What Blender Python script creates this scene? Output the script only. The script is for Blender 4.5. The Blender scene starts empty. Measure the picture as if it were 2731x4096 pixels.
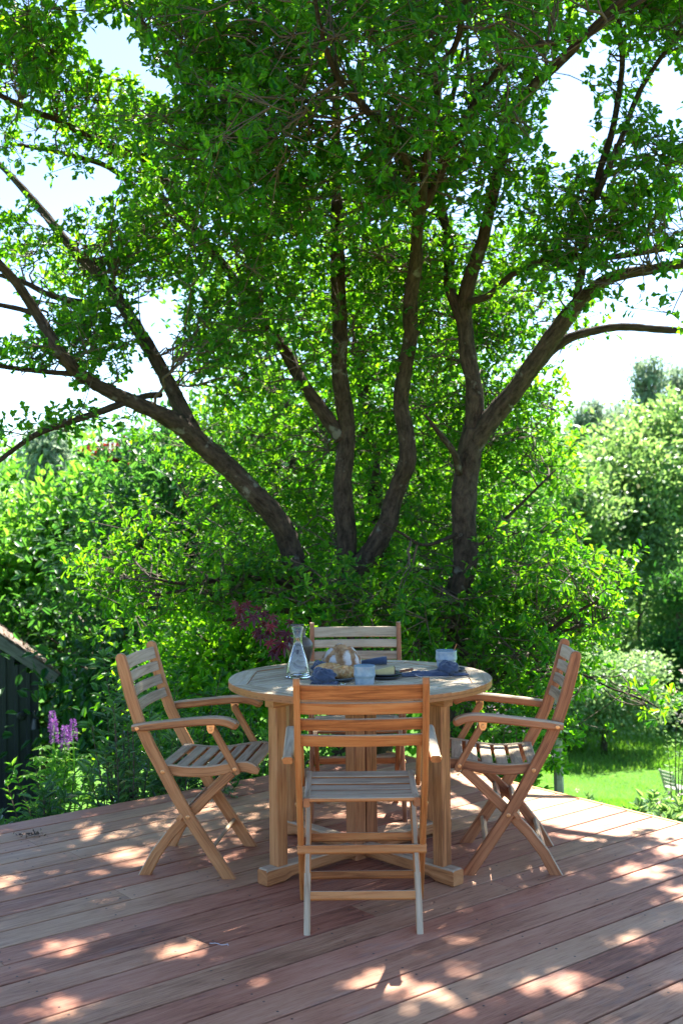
import bpy, bmesh, math, random
import numpy as np
from mathutils import Vector, Matrix, noise as mnoise

# ------------------------------------------------------------------ camera, sky, sun, exposure
SC = bpy.context.scene
COL = SC.collection
R = math.radians
CAM_H, FPX, ROLL = 1.44, 4480.0, R(0.6)
cam_d = bpy.data.cameras.new('camera')
cam_d.sensor_fit = 'VERTICAL'
cam_d.sensor_height = 36.0
cam_d.lens = FPX / 4096.0 * 36.0
cam_d.clip_start, cam_d.clip_end = 0.05, 2000.0
cam_d.dof.use_dof = True
cam_d.dof.focus_distance = 4.35
cam_d.dof.aperture_fstop = 4.5
cam = bpy.data.objects.new('camera', cam_d)
cam.location = (0, 0, CAM_H)
cam.rotation_euler = (R(90), ROLL, 0)
COL.objects.link(cam)
SC.camera = cam

SUN_EL = R(54)
SUN_AZ = R(22)            # clockwise from +Y (the view direction) towards +X
SUN_DIR = Vector((math.sin(SUN_AZ) * math.cos(SUN_EL), math.cos(SUN_AZ) * math.cos(SUN_EL), math.sin(SUN_EL)))
world = bpy.data.worlds.new('World')
SC.world = world
world.use_nodes = True
wn = world.node_tree.nodes
sky = wn.new('ShaderNodeTexSky')
sky.sky_type = 'NISHITA'
sky.sun_disc = False
sky.sun_elevation = SUN_EL
sky.sun_rotation = SUN_AZ
sky.air_density = 0.75
sky.dust_density = 0.3
sky.ozone_density = 2.5
wn['Background'].inputs['Strength'].default_value = 0.08
world.node_tree.links.new(sky.outputs['Color'], wn['Background'].inputs['Color'])
sun_d = bpy.data.lights.new('sun', 'SUN')
sun_d.energy = 5.0
sun_d.angle = R(0.55)
sun_d.color = (1.0, 0.95, 0.86)
sun = bpy.data.objects.new('sun', sun_d)
sun.rotation_euler = SUN_DIR.to_track_quat('Z', 'Y').to_euler()
sun.location = (6, 12, 20)
COL.objects.link(sun)
SC.view_settings.view_transform = 'Standard'
SC.view_settings.look = 'None'
SC.view_settings.exposure = 2.45
SC.view_settings.gamma = 1.0
SC.view_settings.use_curve_mapping = False
cy = SC.cycles
cy.max_bounces = 8
cy.diffuse_bounces = 4
cy.glossy_bounces = 3
cy.transmission_bounces = 8
cy.transparent_max_bounces = 8
cy.caustics_reflective = False
cy.caustics_refractive = False
cy.sample_clamp_indirect = 6.0
cy.use_denoising = True

# ------------------------------------------------------------------ helpers
def ray(px, py):
    dx, dy = (px - 1365.5) / FPX, (2048 - py) / FPX
    return Vector((math.cos(ROLL) * dx + math.sin(ROLL) * dy, 1.0, -math.sin(ROLL) * dx + math.cos(ROLL) * dy))

def P(px, py, depth):
    """World point at a given distance in front of the camera (survey of the photo)."""
    return Vector((0, 0, CAM_H)) + ray(px, py) * depth

def project(p):
    """numpy (N,3) -> photo pixels and depth"""
    x, d, z = p[:, 0], np.maximum(p[:, 1], 1e-3), p[:, 2] - CAM_H
    cx = math.cos(ROLL) * x - math.sin(ROLL) * z
    cz = math.sin(ROLL) * x + math.cos(ROLL) * z
    return 1365.5 + FPX * cx / d, 2048 - FPX * cz / d, p[:, 1]

def tag(o, label=None, cat=None, group=None, kind=None):
    if label: o['label'] = label
    if cat: o['category'] = cat
    if group: o['group'] = group
    if kind: o['kind'] = kind
    return o

def empty(name, loc=(0, 0, 0), rz=0.0, label=None, cat=None, group=None):
    o = bpy.data.objects.new(name, None)
    o.empty_display_size = 0.1
    o.location = loc
    o.rotation_euler = (0, 0, rz)
    COL.objects.link(o)
    return tag(o, label, cat, group)

def link(name, me, parent=None, loc=(0, 0, 0), rot=(0, 0, 0), scale=(1, 1, 1)):
    o = bpy.data.objects.new(name, me)
    o.location, o.rotation_euler, o.scale = loc, rot, scale
    COL.objects.link(o)
    if parent is not None: o.parent = parent
    return o

def copy_tree(o, parent=None):
    c = o.copy()
    COL.objects.link(c)
    c.parent = parent
    for ch in list(o.children):
        copy_tree(ch, c)
    return c

class MB:
    """collects polygons with UVs, builds one mesh"""
    def __init__(s):
        s.v, s.f, s.uv, s.mi = [], [], [], []
    def face(s, idx, uvs=None, mi=0):
        s.f.append(tuple(idx)); s.mi.append(mi)
        s.uv.append(uvs if uvs else [(0.0, 0.0)] * len(idx))
    def mesh(s, name, mats, smooth=False, weather=None, recalc=True):
        me = bpy.data.meshes.new(name)
        me.from_pydata([tuple(v) for v in s.v], [], s.f)
        uvl = me.uv_layers.new(name='UVMap')
        uvl.data.foreach_set('uv', [c for fu in s.uv for t in fu for c in t])
        me.polygons.foreach_set('material_index', s.mi)
        me.polygons.foreach_set('use_smooth', [smooth] * len(s.f))
        for m in mats: me.materials.append(m)
        if recalc:
            bm = bmesh.new(); bm.from_mesh(me)
            bmesh.ops.recalc_face_normals(bm, faces=bm.faces)
            if weather:
                for f in bm.faces:
                    f.material_index = weather(f.normal)
            bm.to_mesh(me); bm.free()
        me.update()
        return me
    def build(s, name, mats, parent=None, smooth=False, weather=None, loc=(0, 0, 0), rot=(0, 0, 0), recalc=True):
        mats = mats if isinstance(mats, (list, tuple)) else [mats]
        return link(name, s.mesh(name, mats, smooth, weather, recalc), parent, loc, rot)
    # -- shapes
    def sweep(s, pts, w, h, side=(1, 0, 0), ch=0.003, flat0=False, u0=None):
        pts = [Vector(p) for p in pts]
        n = len(pts)
        W = w if isinstance(w, (list, tuple)) else [w] * n
        H = h if isinstance(h, (list, tuple)) else [h] * n
        side = Vector(side)
        u = random.random() * 10 if u0 is None else u0
        base = len(s.v)
        us, per = [], None
        for i in range(n):
            t = (pts[min(i + 1, n - 1)] - pts[max(i - 1, 0)]).normalized()
            sd = (side - t * side.dot(t)).normalized()
            nn = t.cross(sd)
            a, b = W[i] / 2, H[i] / 2
            c = min(ch, a * 0.45, b * 0.45)
            prof = [(a, -b + c), (a, b - c), (a - c, b), (-a + c, b), (-a, b - c), (-a, -b + c), (-a + c, -b), (a - c, -b)]
            for x, y in prof:
                p = pts[i] + sd * x + nn * y
                if flat0 and i == 0 and abs(t.z) > 0.1:
                    p = p - t * (p.z / t.z)
                s.v.append(p)
            if i: u += (pts[i] - pts[i - 1]).length
            us.append(u)
            if per is None:
                per = [0.0]
                for k in range(8):
                    q, r_ = prof[k], prof[(k + 1) % 8]
                    per.append(per[-1] + math.hypot(q[0] - r_[0], q[1] - r_[1]))
        for i in range(n - 1):
            for k in range(8):
                k2 = (k + 1) % 8
                a0 = base + i * 8
                s.face((a0 + k, a0 + k2, a0 + 8 + k2, a0 + 8 + k),
                       [(us[i], per[k]), (us[i], per[k + 1]), (us[i + 1], per[k + 1]), (us[i + 1], per[k])])
        s.face([base + k for k in range(8)][::-1], [(us[0] + 0.002 * k, 0.002 * k) for k in range(8)])
        e = base + (n - 1) * 8
        s.face([e + k for k in range(8)], [(us[-1] + 0.002 * k, 0.002 * k) for k in range(8)])
        return s
    def box(s, x0, x1, y0, y1, z0, z1, ch=0.003):
        # long axis carries the grain
        L = (x1 - x0, y1 - y0, z1 - z0)
        c = Vector(((x0 + x1) / 2, (y0 + y1) / 2, (z0 + z1) / 2))
        ax = L.index(max(L))
        e = [Vector((1, 0, 0)), Vector((0, 1, 0)), Vector((0, 0, 1))]
        s1 = (ax + 1) % 3; s2 = (ax + 2) % 3
        return s.sweep([c - e[ax] * L[ax] / 2, c + e[ax] * L[ax] / 2], L[s1], L[s2], e[s1], ch)
    def prism(s, poly, z0, z1, ch=0.0, uvrot=0.0):
        """vertical prism over a 2-D polygon"""
        b = len(s.v); n = len(poly)
        ca, sa = math.cos(uvrot), math.sin(uvrot)
        uvf = lambda p: (p[0] * ca + p[1] * sa, -p[0] * sa + p[1] * ca)
        if ch > 0:
            cx = sum(p[0] for p in poly) / n; cyy = sum(p[1] for p in poly) / n
            ins = []
            for p in poly:
                d = math.hypot(p[0] - cx, p[1] - cyy) + 1e-9
                k = max(0.0, 1 - ch / d)
                ins.append((cx + (p[0] - cx) * k, cyy + (p[1] - cyy) * k))
            rings = [(poly, z0), (poly, z1 - ch), (ins, z1)]
        else:
            rings = [(poly, z0), (poly, z1)]
        for pl, z in rings:
            for p in pl: s.v.append((p[0], p[1], z))
        for r_ in range(len(rings) - 1):
            for k in range(n):
                k2 = (k + 1) % n
                p, q = poly[k], poly[k2]
                d = math.hypot(p[0] - q[0], p[1] - q[1])
                s.face((b + r_ * n + k, b + r_ * n + k2, b + (r_ + 1) * n + k2, b + (r_ + 1) * n + k),
                       [(0, rings[r_][1]), (d, rings[r_][1]), (d, rings[r_ + 1][1]), (0, rings[r_ + 1][1])])
        s.face([b + k for k in range(n)][::-1], [uvf(p) for p in poly][::-1])
        t = b + (len(rings) - 1) * n
        s.face([t + k for k in range(n)], [uvf(p) for p in poly])
        return s
    def tube(s, pts, rad, sides=8, cap=True):
        pts = [Vector(p) for p in pts]; n = len(pts)
        rad = rad if isinstance(rad, (list, tuple)) else [rad] * n
        b = len(s.v); ref = Vector((0.31, 0.17, 0.93)); u = 0.0; us = []
        for i in range(n):
            t = (pts[min(i + 1, n - 1)] - pts[max(i - 1, 0)])
            t = t.normalized() if t.length > 1e-9 else Vector((0, 0, 1))
            sd = ref - t * ref.dot(t)
            if sd.length < 0.1: sd = Vector((1, 0, 0)) - t * t.x
            sd.normalize(); ref = sd; nn = t.cross(sd)
            for k in range(sides):
                a = 2 * math.pi * k / sides
                s.v.append(pts[i] + (sd * math.cos(a) + nn * math.sin(a)) * rad[i])
            if i: u += (pts[i] - pts[i - 1]).length
            us.append(u)
        for i in range(n - 1):
            for k in range(sides):
                k2 = (k + 1) % sides; a0 = b + i * sides
                s.face((a0 + k, a0 + k2, a0 + sides + k2, a0 + sides + k),
                       [(k / sides, us[i]), ((k + 1) / sides, us[i]), ((k + 1) / sides, us[i + 1]), (k / sides, us[i + 1])])
        if cap:
            s.face([b + k for k in range(sides)][::-1]); s.face([b + (n - 1) * sides + k for k in range(sides)])
        return s
    def lathe(s, prof, seg=40, z=0.0):
        b = len(s.v); n = len(prof)
        for r_, zz in prof:
            for k in range(seg):
                a = 2 * math.pi * k / seg
                s.v.append((max(r_, 1e-5) * math.cos(a), max(r_, 1e-5) * math.sin(a), zz + z))
        for i in range(n - 1):
            for k in range(seg):
                k2 = (k + 1) % seg
                s.face((b + i * seg + k, b + i * seg + k2, b + (i + 1) * seg + k2, b + (i + 1) * seg + k))
        s.face([b + k for k in range(seg)][::-1])
        s.face([b + (n - 1) * seg + k for k in range(seg)])
        return s
    def disc_stud(s, c, axis, r_, t, seg=12):
        c, axis = Vector(c), Vector(axis).normalized()
        return s.tube([c, c + axis * t * 0.7, c + axis * t], [r_, r_, r_ * 0.75], seg)

def smooth_path(pts, n):
    """Catmull-Rom through points (tuples of any length)"""
    pts = [np.array(p, float) for p in pts]
    q = [2 * pts[0] - pts[1]] + pts + [2 * pts[-1] - pts[-2]]
    out = []
    for i in range(1, len(q) - 2):
        for k in range(n):
            t = k / n
            out.append(0.5 * ((2 * q[i]) + (-q[i - 1] + q[i + 1]) * t + (2 * q[i - 1] - 5 * q[i] + 4 * q[i + 1] - q[i + 2]) * t * t
                              + (-q[i - 1] + 3 * q[i] - 3 * q[i + 1] + q[i + 2]) * t ** 3))
    out.append(pts[-1])
    return out

# ------------------------------------------------------------------ materials
def new_mat(name):
    m = bpy.data.materials.new(name); m.use_nodes = True
    nt = m.node_tree
    return m, nt, nt.nodes['Principled BSDF'], nt.nodes['Material Output']

def ramp(nt, stops, fac=None, interp='LINEAR'):
    r_ = nt.nodes.new('ShaderNodeValToRGB')
    r_.color_ramp.interpolation = interp
    while len(r_.color_ramp.elements) < len(stops): r_.color_ramp.elements.new(0.5)
    for e, (p, c) in zip(r_.color_ramp.elements, stops):
        e.position = p; e.color = (*c, 1.0)
    if fac is not None: nt.links.new(fac, r_.inputs['Fac'])
    return r_

def noise_node(nt, vec, scale, detail=4, rough=0.55, dist=0.0):
    t = nt.nodes.new('ShaderNodeTexNoise')
    t.inputs['Scale'].default_value = scale
    t.inputs['Detail'].default_value = detail
    t.inputs['Roughness'].default_value = rough
    t.inputs['Distortion'].default_value = dist
    if vec is not None: nt.links.new(vec, t.inputs['Vector'])
    return t

def mapping(nt, vec, scale):
    mp = nt.nodes.new('ShaderNodeMapping')
    mp.inputs['Scale'].default_value = scale
    nt.links.new(vec, mp.inputs['Vector'])
    return mp

def math_node(nt, op, a, b):
    m = nt.nodes.new('ShaderNodeMath'); m.operation = op
    for i, x in enumerate((a, b)):
        if x is None: continue
        if isinstance(x, (int, float)): m.inputs[i].default_value = x
        else: nt.links.new(x, m.inputs[i])
    return m.outputs[0]

def mix_col(nt, fac, a, b, mode='MIX'):
    m = nt.nodes.new('ShaderNodeMix'); m.data_type = 'RGBA'; m.blend_type = mode
    for key, x in (('Factor', fac), ('A', a), ('B', b)):
        sock = [i for i in m.inputs if i.name == key and (i.type == 'RGBA' or key == 'Factor')][0]
        if isinstance(x, (int, float)): sock.default_value = x
        elif isinstance(x, tuple): sock.default_value = (*x, 1.0)
        else: nt.links.new(x, sock)
    return [o for o in m.outputs if o.type == 'RGBA'][0]

def bump(nt, bsdf, height, strength=0.3, dist=0.002):
    b = nt.nodes.new('ShaderNodeBump')
    b.inputs['Strength'].default_value = strength
    b.inputs['Distance'].default_value = dist
    nt.links.new(height, b.inputs['Height'])
    nt.links.new(b.outputs['Normal'], bsdf.inputs['Normal'])

def wood(name, stops, rough=0.55, gscale=(2.2, 42.0), streak=0.55, tone=0.22, blotch=None):
    m, nt, bs, out = new_mat(name)
    uv = nt.nodes.new('ShaderNodeUVMap')
    oi = nt.nodes.new('ShaderNodeObjectInfo')
    off = nt.nodes.new('ShaderNodeVectorMath'); off.operation = 'ADD'
    nt.links.new(uv.outputs['UV'], off.inputs[0])
    cmb = nt.nodes.new('ShaderNodeCombineXYZ')
    nt.links.new(math_node(nt, 'MULTIPLY', oi.outputs['Random'], 37.0), cmb.inputs[0])
    nt.links.new(math_node(nt, 'MULTIPLY', oi.outputs['Random'], 11.0), cmb.inputs[1])
    nt.links.new(cmb.outputs[0], off.inputs[1])
    v = off.outputs[0]
    g = noise_node(nt, mapping(nt, v, (gscale[0], gscale[1], 1)).outputs[0], 1.6, 6, 0.62, 0.9)
    f = noise_node(nt, mapping(nt, v, (gscale[0] * 4, gscale[1] * 7, 1)).outputs[0], 1.5, 3, 0.6)
    big = noise_node(nt, mapping(nt, v, (2.0, 4.0, 1)).outputs[0], 1.7, 3)
    fac = math_node(nt, 'ADD', math_node(nt, 'MULTIPLY', g.outputs['Fac'], streak + 0.2), math_node(nt, 'MULTIPLY', f.outputs['Fac'], 0.28))
    fac = math_node(nt, 'ADD', fac, math_node(nt, 'MULTIPLY', math_node(nt, 'SUBTRACT', big.outputs['Fac'], 0.5), 0.20))
    fac = math_node(nt, 'ADD', fac, math_node(nt, 'MULTIPLY', math_node(nt, 'SUBTRACT', oi.outputs['Random'], 0.5), tone * 0.6))
    r_ = ramp(nt, stops, fac)
    col = r_.outputs['Color']
    if blotch:
        bn = noise_node(nt, mapping(nt, v, (5.0, 9.0, 1)).outputs[0], 1.0, 5, 0.7)
        br = ramp(nt, [(0.50, (0, 0, 0)), (0.66, (1, 1, 1))], bn.outputs['Fac'])
        col = mix_col(nt, math_node(nt, 'MULTIPLY', br.outputs['Color'], 0.6), col, blotch)
    nt.links.new(col, bs.inputs['Base Color'])
    bs.inputs['Roughness'].default_value = rough
    bs.inputs['Specular IOR Level'].default_value = 0.35
    bump(nt, bs, f.outputs['Fac'], 0.25, 0.0015)
    return m

M = {}
M['teak'] = wood('teak', [(0.37, (0.22, 0.086, 0.031)), (0.5, (0.41, 0.178, 0.066)), (0.66, (0.53, 0.262, 0.110))], 0.5)
M['teak_orange_lit'] = wood('teak_orange_lit', [(0.37, (0.25, 0.082, 0.022)), (0.5, (0.46, 0.170, 0.048)), (0.66, (0.56, 0.245, 0.080))], 0.48)  # orange deepened for the front chair: warm light put into the wood colour
M['teak_red'] = wood('teak_red', [(0.37, (0.19, 0.066, 0.027)), (0.5, (0.36, 0.142, 0.058)), (0.66, (0.47, 0.210, 0.095))], 0.52)
M['teak_grey'] = wood('teak_grey', [(0.36, (0.24, 0.165, 0.10)), (0.5, (0.44, 0.33, 0.215)), (0.66, (0.54, 0.43, 0.295))], 0.78, blotch=(0.36, 0.28, 0.195))
M['teak_top'] = wood('teak_top', [(0.36, (0.31, 0.215, 0.125)), (0.5, (0.51, 0.40, 0.255)), (0.66, (0.61, 0.51, 0.355))], 0.7, tone=0.3, blotch=(0.36, 0.31, 0.25))

def deck_material():
    m, nt, bs, out = new_mat('deck_hardwood')
    tc = nt.nodes.new('ShaderNodeTexCoord'); oi = nt.nodes.new('ShaderNodeObjectInfo')
    off = nt.nodes.new('ShaderNodeVectorMath'); off.operation = 'ADD'
    cmb = nt.nodes.new('ShaderNodeCombineXYZ')
    for k, s_ in enumerate((53.0, 17.0, 29.0)):
        nt.links.new(math_node(nt, 'MULTIPLY', oi.outputs['Random'], s_), cmb.inputs[k])
    nt.links.new(tc.outputs['Object'], off.inputs[0]); nt.links.new(cmb.outputs[0], off.inputs[1])
    v = off.outputs[0]
    g = noise_node(nt, mapping(nt, v, (1.3, 16.0, 6)).outputs[0], 2.0, 6, 0.6, 1.1)
    f = noise_node(nt, mapping(nt, v, (9.0, 150.0, 30)).outputs[0], 1.4, 3, 0.65)
    big = noise_node(nt, mapping(nt, v, (1.0, 1.6, 1)).outputs[0], 1.3, 3)
    fac = math_node(nt, 'ADD', math_node(nt, 'MULTIPLY', g.outputs['Fac'], 0.30), math_node(nt, 'MULTIPLY', f.outputs['Fac'], 0.30))
    fac = math_node(nt, 'ADD', fac, math_node(nt, 'MULTIPLY', math_node(nt, 'SUBTRACT', big.outputs['Fac'], 0.5), 0.35))
    tan = ramp(nt, [(0.20, (0.255, 0.122, 0.064)), (0.30, (0.43, 0.232, 0.130)), (0.42, (0.53, 0.32, 0.192))], fac)
    red = ramp(nt, [(0.20, (0.185, 0.062, 0.036)), (0.30, (0.37, 0.148, 0.086)), (0.42, (0.46, 0.222, 0.138))], fac)
    kind = ramp(nt, [(0.15, (0, 0, 0)), (0.85, (1, 1, 1))], oi.outputs['Random'])
    col = mix_col(nt, kind.outputs['Color'], tan.outputs['Color'], red.outputs['Color'])
    # fine dark pores and grey weathered blotches
    pr = ramp(nt, [(0.30, (1, 1, 1)), (0.42, (0, 0, 0))], f.outputs['Fac'])
    col = mix_col(nt, math_node(nt, 'MULTIPLY', pr.outputs['Color'], 0.35), col, (0.10, 0.05, 0.04))
    bn = noise_node(nt, mapping(nt, v, (1.6, 6.0, 1)).outputs[0], 1.5, 5, 0.7)
    br = ramp(nt, [(0.58, (0, 0, 0)), (0.72, (1, 1, 1))], bn.outputs['Fac'])
    col = mix_col(nt, math_node(nt, 'MULTIPLY', br.outputs['Color'], 0.42), col, (0.21, 0.18, 0.165))
    nt.links.new(col, bs.inputs['Base Color'])
    rr = ramp(nt, [(0.3, (0.52,) * 3), (0.7, (0.72,) * 3)], bn.outputs['Fac'])
    nt.links.new(rr.outputs['Color'], bs.inputs['Roughness'])
    bs.inputs['Specular IOR Level'].default_value = 0.28
    bump(nt, bs, f.outputs['Fac'], 0.3, 0.0015)
    return m
M['deck'] = deck_material()

def plain(name, col, rough=0.5, metal=0.0, spec=0.5, nscale=0, var=0.25, bmp=0.0):
    m, nt, bs, out = new_mat(name)
    bs.inputs['Roughness'].default_value = rough
    bs.inputs['Metallic'].default_value = metal
    bs.inputs['Specular IOR Level'].default_value = spec
    if nscale:
        tc = nt.nodes.new('ShaderNodeTexCoord')
        n = noise_node(nt, tc.outputs['Object'], nscale, 5, 0.6)
        lo = tuple(c * (1 - var) for c in col); hi = tuple(min(1, c * (1 + var)) for c in col)
        nt.links.new(ramp(nt, [(0.3, lo), (0.7, hi)], n.outputs['Fac']).outputs['Color'], bs.inputs['Base Color'])
        if bmp: bump(nt, bs, n.outputs['Fac'], bmp, 0.003)
    else:
        bs.inputs['Base Color'].default_value = (*col, 1)
    return m

M['brass'] = plain('brass', (0.72, 0.42, 0.20), 0.32, 1.0)
M['screw'] = plain('screw', (0.045, 0.035, 0.03), 0.6)
M['steel'] = plain('steel', (0.62, 0.62, 0.62), 0.2, 1.0)

def leaf_mat(name, d0, d1, t0, t1, trans=0.45, rough=0.42, spec=0.4):
    m, nt, bs, out = new_mat(name)
    geo = nt.nodes.new('ShaderNodeNewGeometry'); oi = nt.nodes.new('ShaderNodeObjectInfo')
    rnd = math_node(nt, 'FRACT', math_node(nt, 'ADD', geo.outputs['Random Per Island'], oi.outputs['Random']), None)
    nt.links.new(ramp(nt, [(0.0, d0), (0.8, d1), (0.965, d1), (0.985, (d1[0] * 2.6, d1[1] * 1.1, d1[2])), (1.0, (d1[0] * 2.2, d1[1] * 0.7, d1[2]))], rnd).outputs['Color'], bs.inputs['Base Color'])
    bs.inputs['Roughness'].default_value = rough
    bs.inputs['Specular IOR Level'].default_value = spec
    tr = nt.nodes.new('ShaderNodeBsdfTranslucent')
    nt.links.new(ramp(nt, [(0.0, t0), (1.0, t1)], rnd).outputs['Color'], tr.inputs['Color'])
    mx = nt.nodes.new('ShaderNodeMixShader'); mx.inputs[0].default_value = trans
    nt.links.new(bs.outputs[0], mx.inputs[1]); nt.links.new(tr.outputs[0], mx.inputs[2])
    nt.links.new(mx.outputs[0], out.inputs['Surface'])
    return m
M['oak_leaf'] = leaf_mat('oak_leaf', (0.010, 0.056, 0.018), (0.032, 0.105, 0.020), (0.10, 0.43, 0.006), (0.37, 0.74, 0.014), 0.52)
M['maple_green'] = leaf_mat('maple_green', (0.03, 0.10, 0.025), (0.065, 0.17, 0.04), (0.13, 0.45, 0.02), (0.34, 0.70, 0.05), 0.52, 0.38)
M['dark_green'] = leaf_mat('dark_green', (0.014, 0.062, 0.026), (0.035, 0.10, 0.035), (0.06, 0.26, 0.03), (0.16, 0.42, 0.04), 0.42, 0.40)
M['pale_green'] = leaf_mat('pale_green', (0.07, 0.14, 0.055), (0.13, 0.23, 0.09), (0.24, 0.46, 0.09), (0.40, 0.62, 0.15), 0.42, 0.42)  # pale leaves; on the far trees this colour also carries the distance haze
M['hazy_blue_green'] = leaf_mat('hazy_blue_green', (0.15, 0.23, 0.17), (0.23, 0.32, 0.23), (0.30, 0.44, 0.26), (0.42, 0.55, 0.32), 0.45, 0.5)  # bluish willow tone, also standing in for haze over the far trees
M['shrub_leaf'] = leaf_mat('shrub_leaf', (0.035, 0.10, 0.045), (0.075, 0.16, 0.07), (0.12, 0.36, 0.04), (0.24, 0.50, 0.06), 0.35, 0.30, 0.55)
M['yellow_green'] = leaf_mat('yellow_green', (0.10, 0.17, 0.02), (0.22, 0.26, 0.03), (0.35, 0.50, 0.02), (0.55, 0.60, 0.04), 0.45)
M['red_maple'] = leaf_mat('red_maple', (0.036, 0.010, 0.020), (0.075, 0.017, 0.027), (0.18, 0.016, 0.016), (0.34, 0.04, 0.016), 0.32, 0.38, 0.45)
M['lupin_leaf'] = leaf_mat('lupin_leaf', (0.06, 0.16, 0.03), (0.10, 0.22, 0.04), (0.25, 0.55, 0.04), (0.4, 0.68, 0.06), 0.45)
M['lupin_flower'] = leaf_mat('lupin_flower', (0.12, 0.03, 0.24), (0.30, 0.10, 0.42), (0.28, 0.06, 0.42), (0.45, 0.16, 0.55), 0.3, 0.5)
M['pink_flower'] = leaf_mat('pink_flower', (0.70, 0.50, 0.48), (0.80, 0.66, 0.62), (0.7, 0.5, 0.45), (0.8, 0.6, 0.55), 0.35, 0.6)
M['grass'] = leaf_mat('grass', (0.05, 0.14, 0.02), (0.11, 0.23, 0.035), (0.16, 0.46, 0.02), (0.32, 0.60, 0.05), 0.42, 0.5)
M['apple_leaf'] = leaf_mat('apple_leaf', (0.10, 0.18, 0.09), (0.19, 0.28, 0.15), (0.26, 0.46, 0.12), (0.42, 0.62, 0.2), 0.42, 0.42)
M['sedum'] = leaf_mat('sedum', (0.28, 0.12, 0.03), (0.40, 0.22, 0.06), (0.4, 0.2, 0.04), (0.5, 0.3, 0.06), 0.3, 0.6)

def bark_material(name, dark, light, lichen):
    m, nt, bs, out = new_mat(name)
    tc = nt.nodes.new('ShaderNodeTexCoord')
    uv = nt.nodes.new('ShaderNodeUVMap')
    g = noise_node(nt, mapping(nt, uv.outputs['UV'], (9, 7.5, 1)).outputs[0], 1.2, 6, 0.78, 0.3)
    r_ = ramp(nt, [(0.36, dark), (0.64, light)], g.outputs['Fac'])
    ln = noise_node(nt, tc.outputs['Object'], 9.0, 4, 0.6)
    lr = ramp(nt, [(0.60, (0, 0, 0)), (0.68, (1, 1, 1))], ln.outputs['Fac'])
    col = mix_col(nt, math_node(nt, 'MULTIPLY', lr.outputs['Color'], 0.6), r_.outputs['Color'], lichen)
    nt.links.new(col, bs.inputs['Base Color'])
    bs.inputs['Roughness'].default_value = 0.9
    bs.inputs['Specular IOR Level'].default_value = 0.15
    bump(nt, bs, g.outputs['Fac'], 0.9, 0.03)
    return m
M['bark'] = bark_material('bark', (0.020, 0.014, 0.011), (0.105, 0.075, 0.054), (0.25, 0.25, 0.21))
M['twig'] = plain('twig', (0.085, 0.060, 0.042), 0.85, nscale=14, var=0.4)
M['grey_wood'] = plain('grey_wood', (0.36, 0.34, 0.30), 0.85, nscale=18, var=0.35, bmp=0.4)

# ------------------------------------------------------------------ foliage machinery
def tmpl(half, mid_z=0.0, fold=0.12, curl=0.0):
    """leaf from a half outline [(x,y)...] base..tip; folded on the midrib"""
    n = len(half)
    V = [(0.0, y, -curl * y * y) for (x, y) in half]            # midrib
    Rr, Ll = [], []
    for (x, y) in half[1:-1]:
        Rr.append(len(V)); V.append((x, y, fold * x - curl * y * y))
    for (x, y) in half[1:-1]:
        Ll.append(len(V)); V.append((-x, y, fold * x - curl * y * y))
    T = []
    for S in (Rr, Ll):
        T.append((0, S[0], 1))
        for i in range(len(S) - 1):
            T.append((i + 1, S[i], S[i + 1])); T.append((i + 1, S[i + 1], i + 2))
        T.append((n - 2, S[-1], n - 1))
    return np.array(V, float), np.array(T, int)

OAK = tmpl([(0, 0), (0.18, 0.30), (0.11, 0.44), (0.31, 0.72), (0, 1.0)], fold=0.25, curl=0.15)
BROAD = tmpl([(0, 0), (0.27, 0.33), (0.20, 0.74), (0, 1.0)], fold=0.28, curl=0.18)
LANCE = tmpl([(0, 0), (0.17, 0.30), (0.15, 0.65), (0, 1.0)], fold=0.35, curl=0.28)
KITE = (np.array([(0, 0, 0), (0.27, 0.45, 0.07), (0, 1, -0.12), (-0.27, 0.45, 0.07)], float), np.array([(0, 1, 2), (0, 2, 3)], int))

def unit(a):
    return a / np.maximum(np.linalg.norm(a, axis=1, keepdims=True), 1e-9)

def leaves_mesh(name, pos, dirs, nrm, size, T, mat):
    V, F = T
    dirs = unit(dirs)
    nrm = unit(nrm - dirs * np.sum(nrm * dirs, axis=1, keepdims=True))
    side = np.cross(dirs, nrm)
    s = size[:, None, None]
    verts = pos[:, None, :] + s * (V[None, :, 0:1] * side[:, None, :] + V[None, :, 1:2] * dirs[:, None, :] + V[None, :, 2:3] * nrm[:, None, :])
    n, k = len(pos), len(V)
    faces = (F[None, :, :] + (np.arange(n) * k)[:, None, None]).reshape(-1)
    me = bpy.data.meshes.new(name)
    me.vertices.add(n * k)
    me.vertices.foreach_set('co', verts.reshape(-1).astype(np.float32))
    nf = len(faces) // 3
    me.loops.add(nf * 3)
    me.loops.foreach_set('vertex_index', faces.astype(np.int32))
    me.polygons.add(nf)
    me.polygons.foreach_set('loop_start', np.arange(0, nf * 3, 3, dtype=np.int32))
    me.polygons.foreach_set('loop_total', np.full(nf, 3, dtype=np.int32))
    me.materials.append(mat)
    me.update(calc_edges=True)
    return me

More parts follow.
